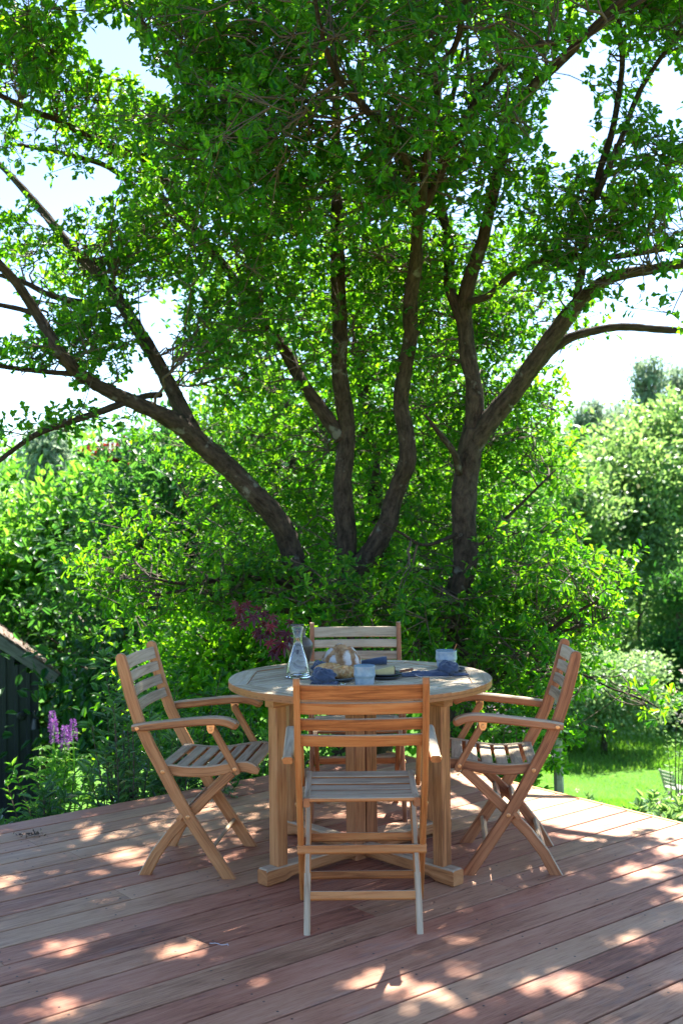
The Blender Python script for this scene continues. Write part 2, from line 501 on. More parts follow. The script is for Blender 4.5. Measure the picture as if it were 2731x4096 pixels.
def twig_mesh(name, A, B, ra, rb, mat):
    """straight three-sided twigs, vectorised"""
    t = unit(B - A)
    ref = np.tile(np.array([[0.37, 0.21, 0.9]]), (len(A), 1))
    s = unit(np.cross(t, ref)); q = np.cross(t, s)
    rings = []
    for C, r_ in ((A, ra), (B, rb)):
        for k in range(3):
            a = 2 * math.pi * k / 3
            rings.append(C + (s * math.cos(a) + q * math.sin(a)) * np.asarray(r_).reshape(-1, 1))
    verts = np.stack(rings, axis=1)
    F = np.array([(0, 1, 4), (0, 4, 3), (1, 2, 5), (1, 5, 4), (2, 0, 3), (2, 3, 5)])
    n = len(A)
    faces = (F[None] + (np.arange(n) * 6)[:, None, None]).reshape(-1)
    me = bpy.data.meshes.new(name)
    me.vertices.add(n * 6); me.vertices.foreach_set('co', verts.reshape(-1).astype(np.float32))
    nf = len(faces) // 3
    me.loops.add(nf * 3); me.loops.foreach_set('vertex_index', faces.astype(np.int32))
    me.polygons.add(nf)
    me.polygons.foreach_set('loop_start', np.arange(0, nf * 3, 3, dtype=np.int32))
    me.polygons.foreach_set('loop_total', np.full(nf, 3, dtype=np.int32))
    me.materials.append(mat); me.update(calc_edges=True)
    return me

def rosette_leaves(C, A, n, rng, smin, smax, tmin=40, tmax=100, spread=0.05, up=1.0, jit=0.55):
    """n leaves round each rosette centre C with axis A"""
    N = len(C)
    C = np.repeat(C, n, axis=0); A = np.repeat(unit(A), n, axis=0)
    ref = np.tile([[0.3, 0.5, 0.81]], (N * n, 1))
    s = unit(np.cross(A, ref)); q = np.cross(A, s)
    az = rng.uniform(0, 2 * math.pi, N * n); t = np.radians(rng.uniform(tmin, tmax, N * n))
    d = A * np.cos(t)[:, None] + (s * np.cos(az)[:, None] + q * np.sin(az)[:, None]) * np.sin(t)[:, None]
    pos = C + A * rng.uniform(-spread, spread * 0.6, N * n)[:, None] + d * 0.012
    nr = np.tile([[0, 0, up]], (N * n, 1)) + rng.normal(0, jit, (N * n, 3)) + A * 0.35
    size = rng.uniform(smin, smax, N * n)
    return pos, d, nr, size

def terrain(x, y):
    ys = [-30, 4, 6, 8, 12, 20, 28, 36, 46, 60, 80, 110, 160, 600]
    zs = [-0.6, -0.6, -0.66, -1.0, -1.95, -4.0, -5.85, -6.4, -7.0, -6.0, -2.0, 3.5, 9, 25]
    return np.interp(y, ys, zs) + 0.12 * np.sin(x * 0.5 + y * 0.23) * np.clip((np.asarray(y) - 7) / 6, 0, 1)

# ------------------------------------------------------------------ ground
def ground_material():
    m, nt, bs, out = new_mat('ground_grass')
    tc = nt.nodes.new('ShaderNodeTexCoord')
    n1 = noise_node(nt, tc.outputs['Object'], 0.5, 5, 0.6)
    n2 = noise_node(nt, tc.outputs['Object'], 9.0, 5, 0.7)
    f = math_node(nt, 'ADD', math_node(nt, 'MULTIPLY', n1.outputs['Fac'], 0.5), math_node(nt, 'MULTIPLY', n2.outputs['Fac'], 0.5))
    r_ = ramp(nt, [(0.3, (0.035, 0.09, 0.012)), (0.5, (0.065, 0.17, 0.018)), (0.72, (0.12, 0.22, 0.03))], f)
    nt.links.new(r_.outputs['Color'], bs.inputs['Base Color'])
    bs.inputs['Roughness'].default_value = 0.9
    bs.inputs['Specular IOR Level'].default_value = 0.1
    bump(nt, bs, n2.outputs['Fac'], 0.8, 0.08)
    return m
M['ground'] = ground_material()
gx = np.concatenate([np.linspace(-300, -20, 15)[:-1], np.linspace(-20, 25, 60), np.linspace(25, 300, 15)[1:]])
gy = np.concatenate([np.linspace(-60, 0, 6)[:-1], np.linspace(0, 60, 70), np.linspace(60, 600, 40)[1:]])
GX, GY = np.meshgrid(gx, gy)
GZ = terrain(GX, GY)
mb = MB()
mb.v = list(zip(GX.ravel(), GY.ravel(), GZ.ravel()))
W_ = len(gx)
for j in range(len(gy) - 1):
    for i in range(W_ - 1):
        mb.face((j * W_ + i, j * W_ + i + 1, (j + 1) * W_ + i + 1, (j + 1) * W_ + i))
tag(mb.build('ground', M['ground'], smooth=True), kind='structure')

# ------------------------------------------------------------------ deck of hardwood planks
random.seed(5)
TH = R(38.6)
DU = Vector((math.cos(TH), math.sin(TH), 0)); DN = Vector((math.sin(TH), -math.cos(TH), 0))
DC = Vector((0.262, 6.70, 0))
PITCH, PW, PT = 0.1445, 0.1355, 0.028
joints = {}
for jx, jy in [(-0.832, 4.231), (-0.475, 3.759), (-1.382, 4.936), (-1.111, 3.609), (0.074, 4.027), (0.618, 4.287)]:
    d = Vector((jx, jy, 0)) - DC
    joints.setdefault(int(d.dot(DN) // PITCH), []).append(d.dot(DU))
mbf = MB()                                              # joists and fascia below the planks
NROW, DLEN = 52, 8.4
for k in range(18):
    t = -0.12 - k * 0.48
    a = DC + DU * t + DN * 0.01; b = DC + DU * t + DN * (NROW * PITCH)
    mbf.sweep([a + Vector((0, 0, -0.105)), b + Vector((0, 0, -0.105))], 0.045, 0.15, DU)
deck = tag(mbf.build('deck', M['teak_red']), kind='structure')
mbe = MB()
mbe.sweep([DC + DU * 0.014 + DN * -0.02 + Vector((0, 0, -0.062)), DC + DU * 0.014 + DN * (NROW * PITCH) + Vector((0, 0, -0.062))], 0.022, 0.128, DU)
mbe.build('edge_board', M['teak_orange_lit'], deck)
mbe = MB()
mbe.sweep([DC + DU * -DLEN + DN * -0.016 + Vector((0, 0, -0.075)), DC + DU * 0.002 + DN * -0.016 + Vector((0, 0, -0.075))], 0.022, 0.13, DN)
mbe.build('edge_board', M['teak_red'], deck)
screws = MB()
def screw_at(p):
    b = len(screws.v)
    for k in range(7):
        a = 2 * math.pi * k / 7
        screws.v.append((p.x + 0.0042 * math.cos(a), p.y + 0.0042 * math.sin(a), 0.0006))
    screws.face([b + k for k in range(7)])
for r_ in range(NROW):
    cuts = [0.0]
    js = sorted(joints.get(r_, []), reverse=True)
    if js:
        cuts += js
    else:
        cuts.append(-random.uniform(1.2, 3.6) if r_ < 9 or r_ > 24 else -random.uniform(5.0, 6.4))
    while cuts[-1] > -DLEN + 2.5: cuts.append(cuts[-1] - random.uniform(2.6, 3.8))
    cuts[-1] = -DLEN if cuts[-1] < -DLEN + 0.8 else cuts[-1]
    if cuts[-1] > -DLEN: cuts.append(-DLEN)
    for a, b in zip(cuts[:-1], cuts[1:]):
        L = a - b - 0.0016
        if L < 0.2: continue
        m_ = MB(); m_.sweep([(-L / 2, 0, 0), (L / 2, 0, 0)], PW, PT, (0, 1, 0), 0.002)
        c = DC + DU * ((a + b) / 2) + DN * ((r_ + 0.5) * PITCH)
        m_.build('plank', M['deck'], deck, loc=(c.x, c.y, -PT / 2 + random.uniform(-0.0006, 0.0004)), rot=(0, 0, TH + math.pi * random.randint(0, 1)))
        for e in (a - 0.03, b + 0.03):
            for o in (0.028, PW - 0.028): screw_at(DC + DU * e + DN * (r_ * PITCH + 0.0025 + o))
    for k in range(18):
        t = -0.12 - k * 0.48
        for o in (0.028, PW - 0.028): screw_at(DC + DU * (t + random.uniform(-.006, .006)) + DN * (r_ * PITCH + 0.0025 + o))
tag(screws.build('screws', M['screw'], deck, recalc=False), kind='stuff')

# ------------------------------------------------------------------ trees
def in_poly(x, y, poly):
    inside = np.zeros(len(x), bool); j = len(poly) - 1
    for i in range(len(poly)):
        xi, yi = poly[i]; xj, yj = poly[j]
        c = ((yi > y) != (yj > y)) & (x < (xj - xi) * (y - yi) / (yj - yi + 1e-9) + xi)
        inside ^= c; j = i
    return inside

# openings in the oaks' crowns through which the sky shows
GAPS = [
    [(330, 60), (420, 130), (520, 90), (560, 220), (690, 340), (700, 400), (560, 370), (470, 260), (410, 330), (350, 200)],
    [(130, 680), (300, 730), (420, 640), (500, 700), (430, 800), (320, 850), (200, 830), (110, 790)],
    [(560, 1180), (700, 1160), (720, 1330), (640, 1400), (570, 1300)],
    [(-50, 1120), (90, 1180), (130, 1330), (60, 1360), (-50, 1320)],
    [(-50, 1510), (200, 1480), (340, 1570), (200, 1650), (60, 1640), (-50, 1690)],
    [(480, 1500), (560, 1420), (630, 1500), (590, 1570)],
    [(60, 1760), (300, 1750), (420, 1700), (420, 1790), (180, 1900), (60, 1960)],
    [(-50, 1960), (110, 1930), (60, 2100), (-50, 2100)],
    [(2180, 420), (2260, 230), (2390, 150), (2420, 260), (2320, 330), (2330, 480), (2420, 560), (2330, 620), (2240, 690), (2160, 620)],
    [(2580, 330), (2760, 250), (2760, 540), (2640, 520)],
    [(2250, 1420), (2330, 1350), (2480, 1330), (2600, 1330), (2760, 1345), (2760, 2200), (2330, 2200), (2330, 1900), (2270, 1640)],
    [(2590, 2150), (2760, 2150), (2760, 3300), (2690, 3300), (2690, 2760), (2500, 2600)],
    [(2280, 3000), (2760, 2850), (2760, 3400), (2280, 3400)],
]
# deck spots where crown leaves are cleared to let direct sun through: (centre x, y, radius x, y) on the floor
SUNNY = [(1.25, 5.28, 0.50, 0.20), (0.80, 5.55, 0.30, 0.16), (1.75, 5.0, 0.35, 0.28), (1.05, 4.95, 0.10, 0.07), (1.45, 4.72, 0.16, 0.08), (0.62, 4.42, 0.16, 0.10),
         (0.10, 3.42, 0.11, 0.07), (0.30, 3.30, 0.07, 0.06), (0.66, 3.42, 0.10, 0.07), (1.35, 4.15, 0.14, 0.08), (-0.52, 3.72, 0.08, 0.06),
         (-0.95, 3.74, 0.10, 0.06), (-1.35, 4.35, 0.10, 0.07), (-1.12, 5.05, 0.09, 0.05), (-0.75, 5.45, 0.09, 0.05), (-0.95, 4.75, 0.10, 0.05), (-0.85, 3.25, 0.09, 0.06), (0.55, 6.0, 0.22, 0.15),
         (0.45, 4.38, 0.09, 0.05), (0.95, 3.75, 0.10, 0.06), (1.15, 4.45, 0.12, 0.06), (-0.28, 4.22, 0.05, 0.04), (0.25, 4.02, 0.09, 0.05), (-0.38, 3.88, 0.08, 0.05), (0.02, 4.36, 0.11, 0.04)]

def keep_mask(p):
    px, py, d = project(p)
    k = np.ones(len(p), bool)
    for g in GAPS: k &= ~in_poly(px, py, g)
    # shadow position on the deck
    t = p[:, 2] / SUN_DIR.z
    sx = p[:, 0] - SUN_DIR.x * t; sy = p[:, 1] - SUN_DIR.y * t
    for cx, cy_, rx, ry in SUNNY:
        if rx < 0.2: rx, ry = rx * 0.92, ry * 0.92
        k &= ((sx - cx) / (rx + 0.045)) ** 2 + ((sy - cy_) / (ry + 0.045)) ** 2 > 1
    return k

class Limb:
    def __init__(s, pts, n=11):
        """pts: (photo x, photo y, distance, width in photo pixels)"""
        q = [(*P(a, b, d), w * d / FPX / 2 * 0.85) for a, b, d, w in pts]
        sm = smooth_path(q, n)
        s.pts = [Vector(p[:3]) for p in sm]; s.rad = [max(0.004, float(p[3])) for p in sm]
        for i, p in enumerate(s.pts):                       # small natural kinks
            k = s.rad[i] * 0.5
            p += Vector((mnoise.noise(p * 2.3), mnoise.noise(p * 2.3 + Vector((9, 1, 4))), mnoise.noise(p * 2.1 + Vector((3, 7, 1))))) * k
            s.rad[i] *= 1 + 0.10 * mnoise.noise(p * 4.1)
    def build(s, name, parent):
        mb = MB(); sides = 18; mb.tube(s.pts, s.rad, sides)
        for i, c in enumerate(s.pts):
            for k in range(sides):
                v = Vector(mb.v[i * sides + k]); q = v * 1.0
                rg = mnoise.noise(Vector((q.x * 26, q.y * 26, q.z * 7))); kn = mnoise.noise(q * 3.7 + Vector((5, 2, 8)))
                mb.v[i * sides + k] = v + (v - c) * (0.13 * rg + 0.20 * max(0, kn - 0.25))
        return mb.build(name, M['bark'], parent, smooth=True, recalc=False)

MAINLIMBS = []
def clear_limbs(p, rng, prob=0.4):
    """oaks carry few leaves right in front of their big bare limbs"""
    px, py, d = project(p)
    hit = np.zeros(len(p), bool)
    for l in MAINLIMBS:
        q = np.array([tuple(v) for v in l.pts]); lx, ly, ld = project(q)
        for a, b, c, r_ in zip(lx, ly, ld, l.rad):
            w = r_ / c * FPX + 45
            hit |= (np.abs(px - a) < w) & (np.abs(py - b) < 60) & (d < c + 0.05)
    return ~(hit & (rng.random(len(p)) < prob))

def grow(root, limbs, clusters, rng, nros, nleaf, smin, smax, spread, leafT, mat, leaf_parts=0, mask=True):
    """branches from limbs to leaf clusters, twigs, rosettes of leaves"""
    nodes = [p for l in limbs for p in l.pts]; nrad = [r_ for l in limbs for r_ in l.rad]
    NP = np.array([tuple(p) for p in nodes]); NR = np.array(nrad)
    if mask: clusters = clusters[keep_mask(clusters)]
    off_all = rng.normal(0, 1, (len(clusters), nros, 3)) * np.array(spread)
    if mask:
        kk = keep_mask((clusters[:, None, :] + off_all).reshape(-1, 3)).reshape(len(clusters), nros).sum(axis=1) >= 4
        clusters, off_all = clusters[kk], off_all[kk]
    # order by distance to the limbs
    d0 = np.array([np.min(np.sum((NP - c) ** 2, axis=1)) for c in clusters])
    od = np.argsort(d0); clusters = clusters[od]; off_all = off_all[od]
    cap = len(NP) + len(clusters) * 9
    buf = np.zeros((cap, 3)); bufr = np.zeros(cap); n = len(NP)
    buf[:n] = NP; bufr[:n] = NR
    mb = MB(); outdir = []; dropped = []
    for c in clusters:
        dv = c - buf[:n]
        dist = np.sqrt(np.sum(dv * dv, axis=1))
        cost = dist + np.maximum(0, buf[:n, 2] - c[2]) * 0.5 + 0.5 * (bufr[:n] < 0.007)
        i = int(np.argmin(cost)); a = buf[i].copy(); L = dist[i]
        v = c - a
        w = rng.normal(0, 0.12, 3) * L
        arch = np.array([0, 0, 0.10 * L])
        r0 = min(bufr[i] * 0.75, 0.005 + 0.011 * L)
        m_ = 5 + int(L * 5)
        walk = np.cumsum(rng.normal(0, 1, (m_ + 1, 3)), axis=0) * 0.028 * math.sqrt(L + 0.1)
        walk -= np.linspace(0, 1, m_ + 1)[:, None] * walk[-1] + np.linspace(1, 0, m_ + 1)[:, None] * walk[0]
        tt = np.linspace(0, 1, m_ + 1)
        pts = a + v * tt[:, None] + (w + arch) * (np.sin(math.pi * tt) * (1 - 0.3 * tt))[:, None] + walk
        if mask:
            gx_, gy_, gd_ = project(pts)
            if sum(in_poly(gx_, gy_, g).sum() for g in GAPS) > 1:
                dropped.append(len(outdir)); outdir.append(v / (L + 1e-6)); continue
        rad = list(r0 * (1 - tt) + 0.0035 * tt)
        mb.tube(list(pts), rad, 5, cap=False)
        for k in range(1, m_ + 1):
            if n < cap: buf[n] = pts[k]; bufr[n] = rad[k]; n += 1
        outdir.append(v / (L + 1e-6))
    tag(mb.build('branches', M['twig'], root, smooth=True, recalc=False), kind='stuff')
    sel_ = np.ones(len(clusters), bool); sel_[dropped] = False
    clusters = clusters[sel_]; outdir = np.array(outdir)[sel_]; N = len(clusters)
    off = off_all[sel_].reshape(-1, 3)
    C = np.repeat(clusters, nros, axis=0)
    ros = C + off + np.repeat(outdir, nros, axis=0) * 0.10
    if mask:
        k = keep_mask(ros) & clear_limbs(ros, rng)
        for f_ in (0.2, 0.35, 0.5, 0.65, 0.8):
            gx_, gy_, gd_ = project(C + (ros - C) * f_)
            for g in GAPS: k &= ~in_poly(gx_, gy_, g)
        ros, C, off = ros[k], C[k], off[k]
    tag(link('twigs', twig_mesh('twigs', C, ros, np.full(len(C), 0.004), np.full(len(C), 0.002), M['twig']), root), kind='stuff')
    axis = unit(off) + np.array([0, 0, 0.25]) + rng.normal(0, 0.3, off.shape)
    pos, d, nr, sz = rosette_leaves(ros, axis, nleaf, rng, smin, smax)
    sz = sz * np.interp(pos[:, 2], [4.2, 4.9], [1.0, 1.5])       # leaves enlarged high overhead to stop sun leaking onto the deck
    if leaf_parts:
        px, py, dep = project(pos)
        ok = np.where((px > 0) & (px < 2731) & (py > 0) & (py < 2600))[0]
        sel = ok[np.argsort(dep[ok])[:leaf_parts]]
        me = leaves_mesh('leaf', np.zeros((1, 3)), np.array([[0, 1.0, 0]]), np.array([[0, 0, 1.0]]), np.array([1.0]), leafT, mat)
        dd = unit(d[sel]); nn = unit(nr[sel] - dd * np.sum(nr[sel] * dd, axis=1, keepdims=True)); ss = np.cross(dd, nn)
        for q, i in enumerate(sel):
            o = link('leaf', me, root)
            mt = Matrix((tuple(ss[q]), tuple(dd[q]), tuple(nn[q]))).transposed().to_4x4()
            o.matrix_local = Matrix.Translation(Vector(pos[i]) - root.location) @ mt @ Matrix.Scale(float(sz[i]), 4)
        k = np.ones(len(pos), bool); k[sel] = False
        pos, d, nr, sz = pos[k], d[k], nr[k], sz[k]
    o = link('crown', leaves_mesh('crown', pos, d, nr, sz, leafT, mat), root)
    tag(o, kind='stuff')
    return len(pos)

def ell(rng, spec, k=1.0):
    """clusters in ellipsoids: (photo x, y, half width px, half height px, distance, half depth m, count)"""
    out = []
    for cx, cy_, rx, ry, d, rz, n in spec:
        n = max(3, int(n * k))
        u_ = unit(rng.normal(0, 1, (n, 3))); so = Vector((cx * 0.013, cy_ * 0.017, d * 0.7))
        lump = np.array([1.0 + 0.42 * mnoise.noise(Vector(q) * 1.9 + so) for q in u_])[:, None]
        v = u_ * lump * (rng.uniform(0.05, 1, n) ** 0.40)[:, None]
        c = np.array(P(cx, cy_, d))
        out.append(c + v * np.array([rx * d / FPX, rz, ry * d / FPX]))
    return np.concatenate(out)
def ellw(rng, spec):
    out = []
    for cx, cy_, cz, rx, ry, rz, n in spec:
        v = unit(rng.normal(0, 1, (n, 3))) * (rng.uniform(0.05, 1, n) ** 0.40)[:, None]
        out.append(np.array([cx, cy_, cz]) + v * np.array([rx, ry, rz]))
    return np.concatenate(out)

def root_at(name, p, label, cat, group=None):
    r_ = empty(name, (0, 0, 0), 0, label, cat, group)
    return r_

def settle(root):
    """move the root Empty to the base of its trunk, parts keep their place"""
    return root

# --- the many-stemmed oak in the middle
rng = np.random.default_rng(11)
oakA = root_at('oak_tree', None, 'big oak in the middle with crooked stems fanning out from one base', 'tree')
LA = {}
LA['trunk'] = Limb([(1405, 3420, 8.0, 230), (1405, 3000, 8.0, 195), (1405, 2700, 8.0, 185), (1402, 2540, 8.0, 180), (1398, 2440, 8.0, 150)])
LA['left'] = Limb([(1385, 2570, 8.0, 130), (1290, 2425, 7.9, 118), (1200, 2270, 7.8, 112), (1130, 2130, 7.7, 106), (1050, 2010, 7.6, 102), (930, 1885, 7.5, 97), (800, 1765, 7.4, 94), (715, 1690, 7.3, 90),
                   (630, 1648, 7.2, 78), (520, 1600, 7.1, 68), (420, 1555, 7.0, 62), (325, 1490, 6.9, 60), (240, 1390, 6.8, 56), (150, 1260, 6.8, 52), (80, 1150, 6.7, 48), (0, 1060, 6.6, 44), (-120, 960, 6.5, 38)])
LA['left_up'] = Limb([(770, 1720, 7.35, 78), (690, 1560, 7.5, 70), (600, 1400, 7.6, 66), (510, 1250, 7.7, 60), (420, 1130, 7.8, 54), (320, 1020, 7.9, 48), (200, 880, 8.0, 40), (60, 720, 8.1, 32), (-60, 600, 8.2, 24)])
LA['a'] = Limb([(510, 1605, 7.1, 34), (420, 1640, 7.0, 32), (280, 1690, 6.9, 30), (150, 1735, 6.8, 27), (60, 1795, 6.8, 24), (-50, 1880, 6.7, 20)])
LA['b'] = Limb([(325, 1495, 6.9, 28), (240, 1490, 6.9, 26), (120, 1480, 6.9, 24), (0, 1466, 6.8, 22), (-120, 1440, 6.8, 18)])
LA['c'] = Limb([(140, 1255, 6.8, 26), (60, 1232, 6.8, 24), (-100, 1200, 6.7, 18)])
LA['d'] = Limb([(420, 1215, 7.75, 34), (300, 1205, 7.6, 32), (200, 1180, 7.5, 28), (100, 1130, 7.4, 24), (0, 1100, 7.3, 18)])
LA['link'] = Limb([(640, 1575, 7.45, 30), (590, 1580, 7.3, 30), (540, 1600, 7.15, 30)])
LA['mid'] = Limb([(1395, 2480, 8.0, 150), (1390, 2300, 8.0, 102), (1385, 2100, 8.0, 94), (1380, 1900, 8.0, 86), (1375, 1700, 8.0, 82), (1365, 1500, 7.9, 76), (1360, 1300, 7.9, 72), (1350, 1050, 7.8, 68),
                  (1345, 850, 7.8, 60), (1340, 650, 7.7, 50), (1345, 450, 7.6, 40), (1330, 200, 7.5, 32), (1300, -150, 7.4, 24), (1320, -500, 7.2, 16)])
LA['mid_left'] = Limb([(1360, 1760, 8.0, 66), (1290, 1650, 8.0, 68), (1230, 1560, 8.0, 62), (1160, 1450, 8.1, 55), (1050, 1280, 8.1, 50), (930, 1110, 8.1, 46), (792, 940, 8.0, 46), (766, 871, 8.0, 46), (688, 766, 7.9, 44),
                       (610, 662, 7.8, 40), (488, 601, 7.7, 36), (375, 557, 7.6, 32), (244, 488, 7.5, 30), (113, 435, 7.4, 27), (-60, 350, 7.3, 24)])
LA['mid_left2'] = Limb([(860, 1020, 8.05, 34), (745, 900, 8.1, 34), (640, 810, 8.1, 32), (540, 745, 8.1, 28), (440, 670, 8.1, 26), (330, 630, 8.0, 24), (180, 595, 8.0, 20), (20, 570, 7.9, 16)])
LA['right'] = Limb([(1395, 2350, 8.0, 100), (1440, 2260, 7.95, 100), (1500, 2170, 7.9, 96), (1555, 2080, 7.9, 90), (1595, 1960, 7.9, 86), (1625, 1840, 7.8, 84), (1618, 1720, 7.8, 80), (1600, 1600, 7.8, 78), (1610, 1480, 7.7, 74),
                    (1640, 1350, 7.6, 70), (1645, 1220, 7.4, 66), (1660, 1050, 7.1, 62), (1675, 900, 6.8, 58), (1690, 780, 6.5, 52)])
LA['ra'] = Limb([(1680, 880, 6.7, 48), (1653, 784, 6.5, 46), (1627, 645, 6.3, 42), (1540, 523, 6.1, 38), (1444, 418, 5.9, 34), (1366, 331, 5.7, 30), (1300, 180, 5.5, 24), (1260, 0, 5.3, 18), (1240, -200, 5.0, 12)])
LA['rb'] = Limb([(1690, 800, 6.5, 44), (1714, 575, 6.2, 40), (1749, 392, 6.0, 36), (1740, 305, 5.8, 33), (1819, 192, 5.6, 30), (1854, 44, 5.4, 26), (1900, -200, 5.1, 20), (1950, -450, 4.8, 12)])
LA['rc'] = Limb([(1695, 830, 6.6, 46), (1740, 740, 6.5, 44), (1889, 436, 6.2, 40), (1976, 305, 6.0, 38), (2089, 200, 5.9, 34), (2237, 165, 5.8, 30), (2350, 140, 5.7, 26), (2437, 78, 5.6, 24), (2585, -10, 5.5, 20), (2750, -120, 5.4, 12)])
LA['low1'] = Limb([(1210, 2365, 7.85, 38), (1110, 2322, 7.8, 32), (1040, 2314, 7.7, 28), (900, 2320, 7.6, 24), (740, 2335, 7.5, 18), (600, 2310, 7.4, 12)])
LA['low2'] = Limb([(1240, 2430, 7.9, 40), (1195, 2405, 7.8, 34), (1103, 2377, 7.7, 30), (900, 2384, 7.6, 24), (760, 2360, 7.5, 18), (620, 2380, 7.4, 12)])
LA['low3'] = Limb([(1240, 2480, 7.9, 34), (1130, 2440, 7.8, 28), (1000, 2470, 7.7, 22), (860, 2480, 7.6, 14)])
MAINLIMBS += [LA[k] for k in ('trunk', 'left', 'left_up', 'mid', 'mid_left', 'right')]
for k, l in LA.items(): l.build('trunk' if k == 'trunk' else 'limb', oakA)
CA = ell(rng, [
    (1450, 330, 820, 430, 5.9, 0.8, 135), (1250, 620, 600, 280, 6.3, 0.6, 75), (1850, 620, 380, 300, 6.6, 0.6, 62), (900, 300, 330, 280, 6.3, 0.6, 60),
    (180, 150, 330, 190, 6.9, 0.8, 42), (110, 420, 280, 150, 7.4, 0.8, 40), (500, 500, 240, 170, 7.6, 0.8, 48), (620, 130, 260, 160, 6.5, 0.6, 34),
    (250, 1000, 340, 130, 7.8, 0.8, 44), (640, 850, 230, 220, 7.9, 0.8, 44), (560, 1080, 250, 140, 7.8, 0.6, 30),
    (140, 1420, 230, 140, 6.9, 0.5, 30), (450, 1330, 230, 130, 7.5, 0.6, 30), (200, 1690, 260, 110, 6.9, 0.4, 34), (80, 1880, 130, 80, 6.8, 0.4, 16), (400, 1480, 150, 80, 7.1, 0.5, 8),
    (950, 900, 340, 420, 7.4, 1.1, 105), (900, 1320, 330, 240, 7.4, 0.9, 72), (1330, 1100, 400, 480, 8.5, 1.1, 110),
    (1150, 1800, 450, 330, 9.2, 0.9, 95), (950, 2200, 500, 230, 8.8, 0.9, 85), (700, 2330, 330, 130, 7.7, 0.6, 40), (1100, 2330, 260, 110, 7.6, 0.4, 26),
    (1370, 2410, 170, 80, 7.1, 0.3, 24), (1560, 1000, 250, 350, 7.6, 0.8, 60)], 0.74)
CA = np.concatenate([CA, ellw(rng, [(0.2, 6.8, 5.0, 2.4, 1.5, 0.8, 130), (-1.2, 6.4, 4.8, 1.4, 1.5, 0.7, 60), (0.8, 5.6, 4.8, 1.8, 0.9, 0.5, 50)])])  # overhead clusters put in, mostly out of view, to shade the deck
def overhead(rng, n):
    """boughs added above the picture, along the sun rays, to shade the terrace"""
    g = np.stack([rng.uniform(-1.8, 1.7, n), rng.uniform(2.6, 6.0, n)], axis=1)
    h = rng.uniform(4.0, 6.2, n)
    p = np.stack([g[:, 0] + SUN_DIR.x / SUN_DIR.z * h, g[:, 1] + SUN_DIR.y / SUN_DIR.z * h, h], axis=1)
    return p[project(p)[1] < 40]
OV = overhead(rng, 380)
CA = np.concatenate([CA, OV[OV[:, 0] < 1.25]])
nA = grow(oakA, list(LA.values()), CA, rng, 7, 8, 0.045, 0.080, (0.16, 0.16, 0.10), OAK, M['oak_leaf'], leaf_parts=300)

# --- the right-hand oak
oakB = root_at('oak_tree', None, 'right-hand oak with one straight trunk forking into an upright and a right-leaning limb', 'tree')
LB = {}
LB['trunk'] = Limb([(1850, 3420, 7.6, 150), (1848, 3050, 7.6, 128), (1845, 2850, 7.6, 122), (1835, 2500, 7.6, 118), (1845, 2300, 7.6, 114), (1850, 2100, 7.6, 114), (1865, 1950, 7.6, 114), (1890, 1800, 7.6, 118), (1900, 1720, 7.6, 105)])
LB['up'] = Limb([(1895, 1780, 7.6, 95), (1893, 1700, 7.6, 86), (1888, 1550, 7.6, 82), (1868, 1400, 7.6, 78), (1862, 1250, 7.6, 72), (1880, 1120, 7.5, 66), (1930, 950, 7.4, 62), (1967, 784, 7.2, 60), (2010, 627, 7.0, 58), (2045, 488, 6.8, 56),
                 (2150, 331, 6.5, 52), (2280, 200, 6.3, 46), (2411, 70, 6.1, 42), (2560, -80, 5.9, 36), (2700, -300, 5.6, 24)])
LB['up2'] = Limb([(1866, 1330, 7.6, 56), (1830, 1220, 7.6, 54), (1800, 1130, 7.6, 52), (1790, 950, 7.7, 46), (1760, 760, 7.8, 38), (1790, 500, 7.8, 28), (1850, 200, 7.8, 18)])
LB['right'] = Limb([(1900, 1790, 7.6, 92), (1940, 1715, 7.55, 94), (2000, 1625, 7.5, 92), (2080, 1525, 7.4, 88), (2160, 1420, 7.3, 82), (2250, 1300, 7.2, 76), (2350, 1185, 7.1, 66), (2450, 1112, 7.0, 58), (2600, 1080, 6.9, 48), (2780, 1050, 6.8, 38)])
LB['r2'] = Limb([(2110, 1500, 7.4, 60), (2200, 1405, 7.4, 52), (2270, 1360, 7.4, 48), (2360, 1328, 7.4, 44), (2480, 1305, 7.4, 40), (2620, 1315, 7.4, 36), (2790, 1325, 7.4, 28)])
LB['r3'] = Limb([(1880, 1210, 7.5, 34), (1960, 1180, 7.4, 32), (2063, 1090, 7.3, 32), (2237, 1022, 7.2, 30), (2411, 1032, 7.1, 28), (2585, 1010, 7.0, 26), (2780, 975, 6.9, 20)])
LB['r4'] = Limb([(2300, 1240, 7.15, 40), (2335, 1050, 7.1, 38), (2350, 880, 7.1, 36), (2394, 697, 7.0, 34), (2446, 523, 6.9, 32), (2490, 261, 6.8, 26), (2472, 78, 6.7, 20), (2480, -150, 6.6, 12)])
LB['r5'] = Limb([(2380, 800, 7.0, 30), (2480, 560, 6.9, 28), (2560, 360, 6.8, 24), (2700, 150, 6.7, 18), (2800, 0, 6.6, 12)])
LB['stub'] = Limb([(1840, 1890, 7.55, 34), (1815, 1810, 7.4, 30), (1765, 1745, 7.3, 26), (1700, 1660, 7.2, 14)])
LB['low1'] = Limb([(1850, 2740, 7.6, 40), (1959, 2690, 7.4, 36), (2057, 2638, 7.3, 34), (2090, 2600, 7.2, 28), (2137, 2576, 7.2, 26), (2213, 2513, 7.1, 22), (2300, 2450, 7.0, 18), (2440, 2380, 6.9, 10)])
LB['low2'] = Limb([(2060, 2640, 7.3, 26), (2130, 2615, 7.3, 24), (2258, 2525, 7.3, 20), (2430, 2470, 7.3, 10)])
